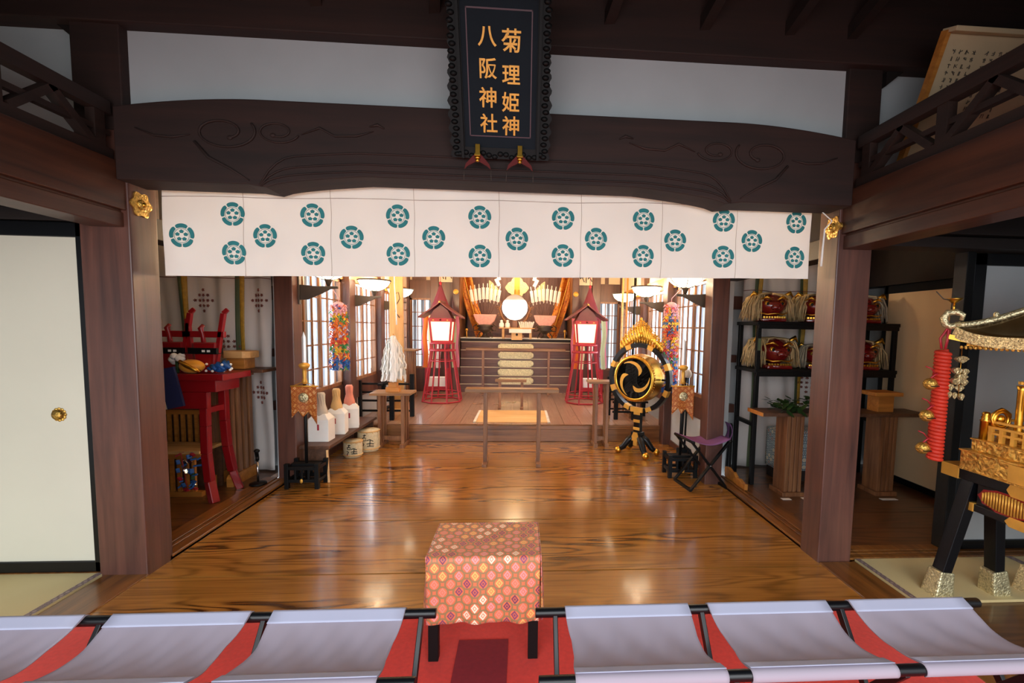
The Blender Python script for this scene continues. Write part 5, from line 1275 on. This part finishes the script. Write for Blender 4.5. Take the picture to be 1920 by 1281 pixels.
a = MB(); a.box(-.30, .30, -.30, .30, .154, .20); a.box(-.25, .25, -.25, .25, .20, .30); a.build('inner_base', 'carve', g, bev=.003)
for sx in (-1, 1):
    for sy in (-1, 1):
        a = MB(); a.lathe([(.017, .0), (.014, .02), (.014, .24), (.018, .26)], (sx*.29, sy*.29, .154), 14); a.build('corner_pillar', 'gold', g)
        a = MB(); x, y = sx*.30, sy*.30; a.lathe([(.014, 0), (.014, .05), (.017, .055), (.010, .065), (.014, .072), (0, .085)], (x*1.02, y*.8, .30), 12); a.build('railing_post', 'gold', g)
a = MB(); a.box(-.19, .19, -.19, .19, .30, .42); a.build('shrine_body', 'carve', g)
a = MB()
for k in range(3): r_ = .24+.03*k; a.box(-r_, r_, -r_, r_, .375+k*.022, .39+k*.022)
a.build('bracket_tier', 'carve', g, bev=.002)
a = MB(); a.box(-.225, .225, -.225, .225, .44, .585)
for s in (-1, 1):
    for t_ in (-1, 1): a.box(s*.235-.014, s*.235+.014, t_*.235-.014, t_*.235+.014, .43, .59)
a.build('upper_body', 'carve', g)
a = MB(); R = .46
def roofz(d): return .628+.0*d + (.10*((1-d)**0) *0) + .42*(d**1.35) + .055*(1-d)**8   # d 0 corner/eave .. 1 centre
def rf(side):
    def fn(u, v):
        e = R*(1-v)+.02*v; t = (2*u-1)*e; z = .625+.42*v**1.45+.05*abs(2*u-1)**5*(1-v)**2; p = (t, -e)
        for _ in range(side): p = (-p[1], p[0])
        return (p[0], p[1], z)
    return fn
for k in range(4): a.grid(rf(k), 20, 14)
a.build('roof_skin', mat('black_gold_roof', '5a4426', .35, .6, .2, 12), g, solid=.006)
a = MB()
for k in range(4):
    f = rf(k)
    pts = [f(0, v/14) for v in range(15)]; a.tube([(p[0], p[1], p[2]+.008) for p in pts], [.015]*15, 8)
    p = f(0, .22); a.ball((p[0], p[1], p[2]+.028), (.011, .011, .016))
    pts = [f(u/20, 0) for u in range(21)]
    for (p, q_) in zip(pts, pts[1:]): a.bar((p[0], p[1], p[2]-.022), (q_[0], q_[1], q_[2]-.022), .014, .048)
a.build('gilt_ridges', 'brassp', g)
a = MB()
for k in range(4):
    for u in range(1, 40):
        p = rf(k)(u/40, .02); a.ball((p[0], p[1], .578), (.007, .007, .009), 0, 6, 4)
    p = rf(k)(0, 0)
a.box(-R*.93, R*.93, -R*.93, R*.93, .585, .605); a.build('eaves_beading', 'carve', g)
for k, (sx, sy) in enumerate(((-1, 1), (1, 1), (1, -1), (-1, -1))):
    a = MB(); ux, uy = sx*.7071, sy*.7071
    def C(r_, z): return (ux*r_, uy*r_, z)
    r0 = R*1.414
    a.tube([C(r0-.02, .690), C(r0+.015, .675), C(r0+.035, .685), C(r0+.045, .715), C(r0+.03, .742), C(r0+.0, .745), C(r0-.025, .73), C(r0-.02, .705)], [.012, .016, .017, .017, .016, .015, .013, .009], 10)
    a.build('corner_scroll', 'brassp', g)
    a = MB(); a.bar(C(r0-.09, .60), C(r0+.02, .628), .035, .022, w2=.02); a.build('corner_rafter', 'gold', g)
    if k == 0:
        a = MB(); a.cyl(C(r0+.01, .745), C(r0+.01, .785), .005); a.lathe([(0, 0), (.012, .004), (.030, .02), (.032, .024), (0, .022)], C(r0+.01, .785), 16); a.build('finial_cup', 'gold', g)
        a = MB(); a.tube([C(r0-.0, .80), (ux*r0-.06, uy*r0+.01, .805), (ux*r0-.10, uy*r0+.01, .84)], .0025, 5); a.build('wire', 'iron', g)
# wheel-like gilt ornament on the far side railing
a = MB(); a.tube([(-.33+.0+cos(t*2*pi/24)*.034, .33, .255+sin(t*2*pi/24)*.034) for t in range(24)], .008, 8, closed=True); a.ball((-.33, .33, .255), (.02, .012, .02)); a.tube([(-.33+cos(t*2*pi/12)*.046, .33, .255+sin(t*2*pi/12)*.046) for t in range(12)], [.004, .008]*6, 6, closed=True); a.build('wheel_ornament', 'gold', g)
# coiled red cord with bells hanging from the corner of the roof
g = thing('coiled_cord', 'thick coiled red cord hanging from the near corner of the gilt shrine roof', 'cord', (2.135, 2.065, 1.24))
a = MB(); r_ = .026; pts = []
for i in range(30*10+1): t = i/10; pts.append((cos(2*pi*t)*r_, sin(2*pi*t)*r_, -.02-.0178*t))
a.tube(pts, .0098, 6); a.cyl((0, 0, -.02), (0, 0, -.555), .022); a.build('cord_coil', 'rope', g)
a = MB()
for k in range(4): t = k*1.5; a.tube([(.01*cos(t), .01*sin(t), -.01), (.02*cos(t), .02*sin(t), .04), (.018+.01*cos(t), .0, .085), (.02, -.01, .10)], .0045, 6)
a.build('cord_ties', 'redp', g)
for i, (z, lab) in enumerate(((1.06, 'round gilt bell on the red coiled cord, topmost of three'), (.905, 'round gilt bell on the red coiled cord, middle of three'), (.745, 'round gilt bell on the red coiled cord, lowest of three'))):
    t = thing('round_bell', lab, 'bell', (2.072-.006*i, 2.055, z), 0, 'round bells on the red cord')
    a = MB(); a.ball((0, 0, 0), (.030, .028, .029), 0, 20, 12); a.tube([(cos(k*2*pi/24)*.0302, sin(k*2*pi/24)*.0285, 0) for k in range(24)], .0025, 5, closed=True); a.build('bell_body', 'brass', t)
    a = MB(); a.box(-.02, .02, -.0305, -.024, -.010, -.006); a.build('slot', 'black', t)
    a = MB(); a.tube([(.0, 0, .028), (.02, 0, .045), (.035, 0, .05)], .004, 6); a.tube([(.02, 0, .05), (-.01, -.01, .075), (-.03, 0, .085)], .003, 6); a.build('red_tie', 'redp', t)
g = thing('gilt_pendant', 'string of small gilt fan and flower plates hanging at the shrine roof corner', 'pendant', (2.20, 2.035, 1.245)); random.seed(4)
a = MB(); a.cyl((0, 0, 0), (0, 0, -.25), .0015, n=5); a.build('chain', 'gold', g)
for (x, z, w_) in ((0, -.065, .034), (-.022, -.12, .024), (.024, -.125, .020), (.005, -.15, .030), (-.022, -.17, .026), (.022, -.175, .022), (-.035, -.20, .018), (.008, -.205, .026), (-.015, -.24, .014), (.012, -.245, .014), (-.045, -.235, .012)):
    a = MB(); a.prism([(x-w_, z+.004), (x-w_*.6, z+.014), (x, z+.018), (x+w_*.6, z+.014), (x+w_, z+.004), (x+w_*.5, z-.008), (x+.002, z-.016), (x-w_*.5, z-.008)], -.003+random.uniform(-.01, .01), .003+.004); a.build('gilt_plate', 'brassp', g)

# ============================================================ UPPER RIGHT: hanging inscribed board
g = thing('inscribed_board', 'pale wooden board with columns of faded ink hung above the right beam', 'board', (2.02, 2.28, 2.09), rx=radians(22))
a = MB(); a.box(0, .62, 0, .02, 0, .62); a.build('board', M['tanb'], g, bev=.003)
a = MB(); a.box(-.015, .64, -.05, .03, .62, .64); a.build('top_cap', M['tanb'], g, bev=.003)
a = MB(); a.box(-.02, 0, -.008, .028, 0, .63); a.build('side_frame', 'orangew', g)
random.seed(2); a = MB()
for c_ in range(9):
    x = .05+c_*.033+(.03 if c_ > 3 else 0); z = .56
    n_ = random.randint(9, 13)
    for k in range(n_):
        s_ = .018
        for _ in range(3):
            if random.random() < .5: a.bar((x-.007, -.002, z-random.uniform(0, .016)), (x+.008, -.002, z-random.uniform(0, .016)), .0022, .002, up=(0, 1, 0))
            else: xx = x+random.uniform(-.006, .006); a.bar((xx, -.002, z), (xx+random.uniform(-.003, .003), -.002, z-.017), .0022, .002, up=(0, 1, 0))
        z -= .028
a.build('ink_writing', M['fink'], g)
a = MB(); a.ball((.155, -.002, .24), (.010, .002, .010)); a.build('red_seal', 'redp', g)
g = thing('orange_ornament', 'orange ornament lying on top of the left beam behind the lattice', 'ornament', (-1.90, 1.76, 2.055))
a = MB(); a.bar((0, 0, .015), (.0, .18, .01), .03, .03, w2=.004, h2=.004); a.build('paddle', 'orangew', g); a = MB(); a.ball((0, -.02, .03), (.02, .03, .02)); a.build('gilt_knot', 'gold', g)
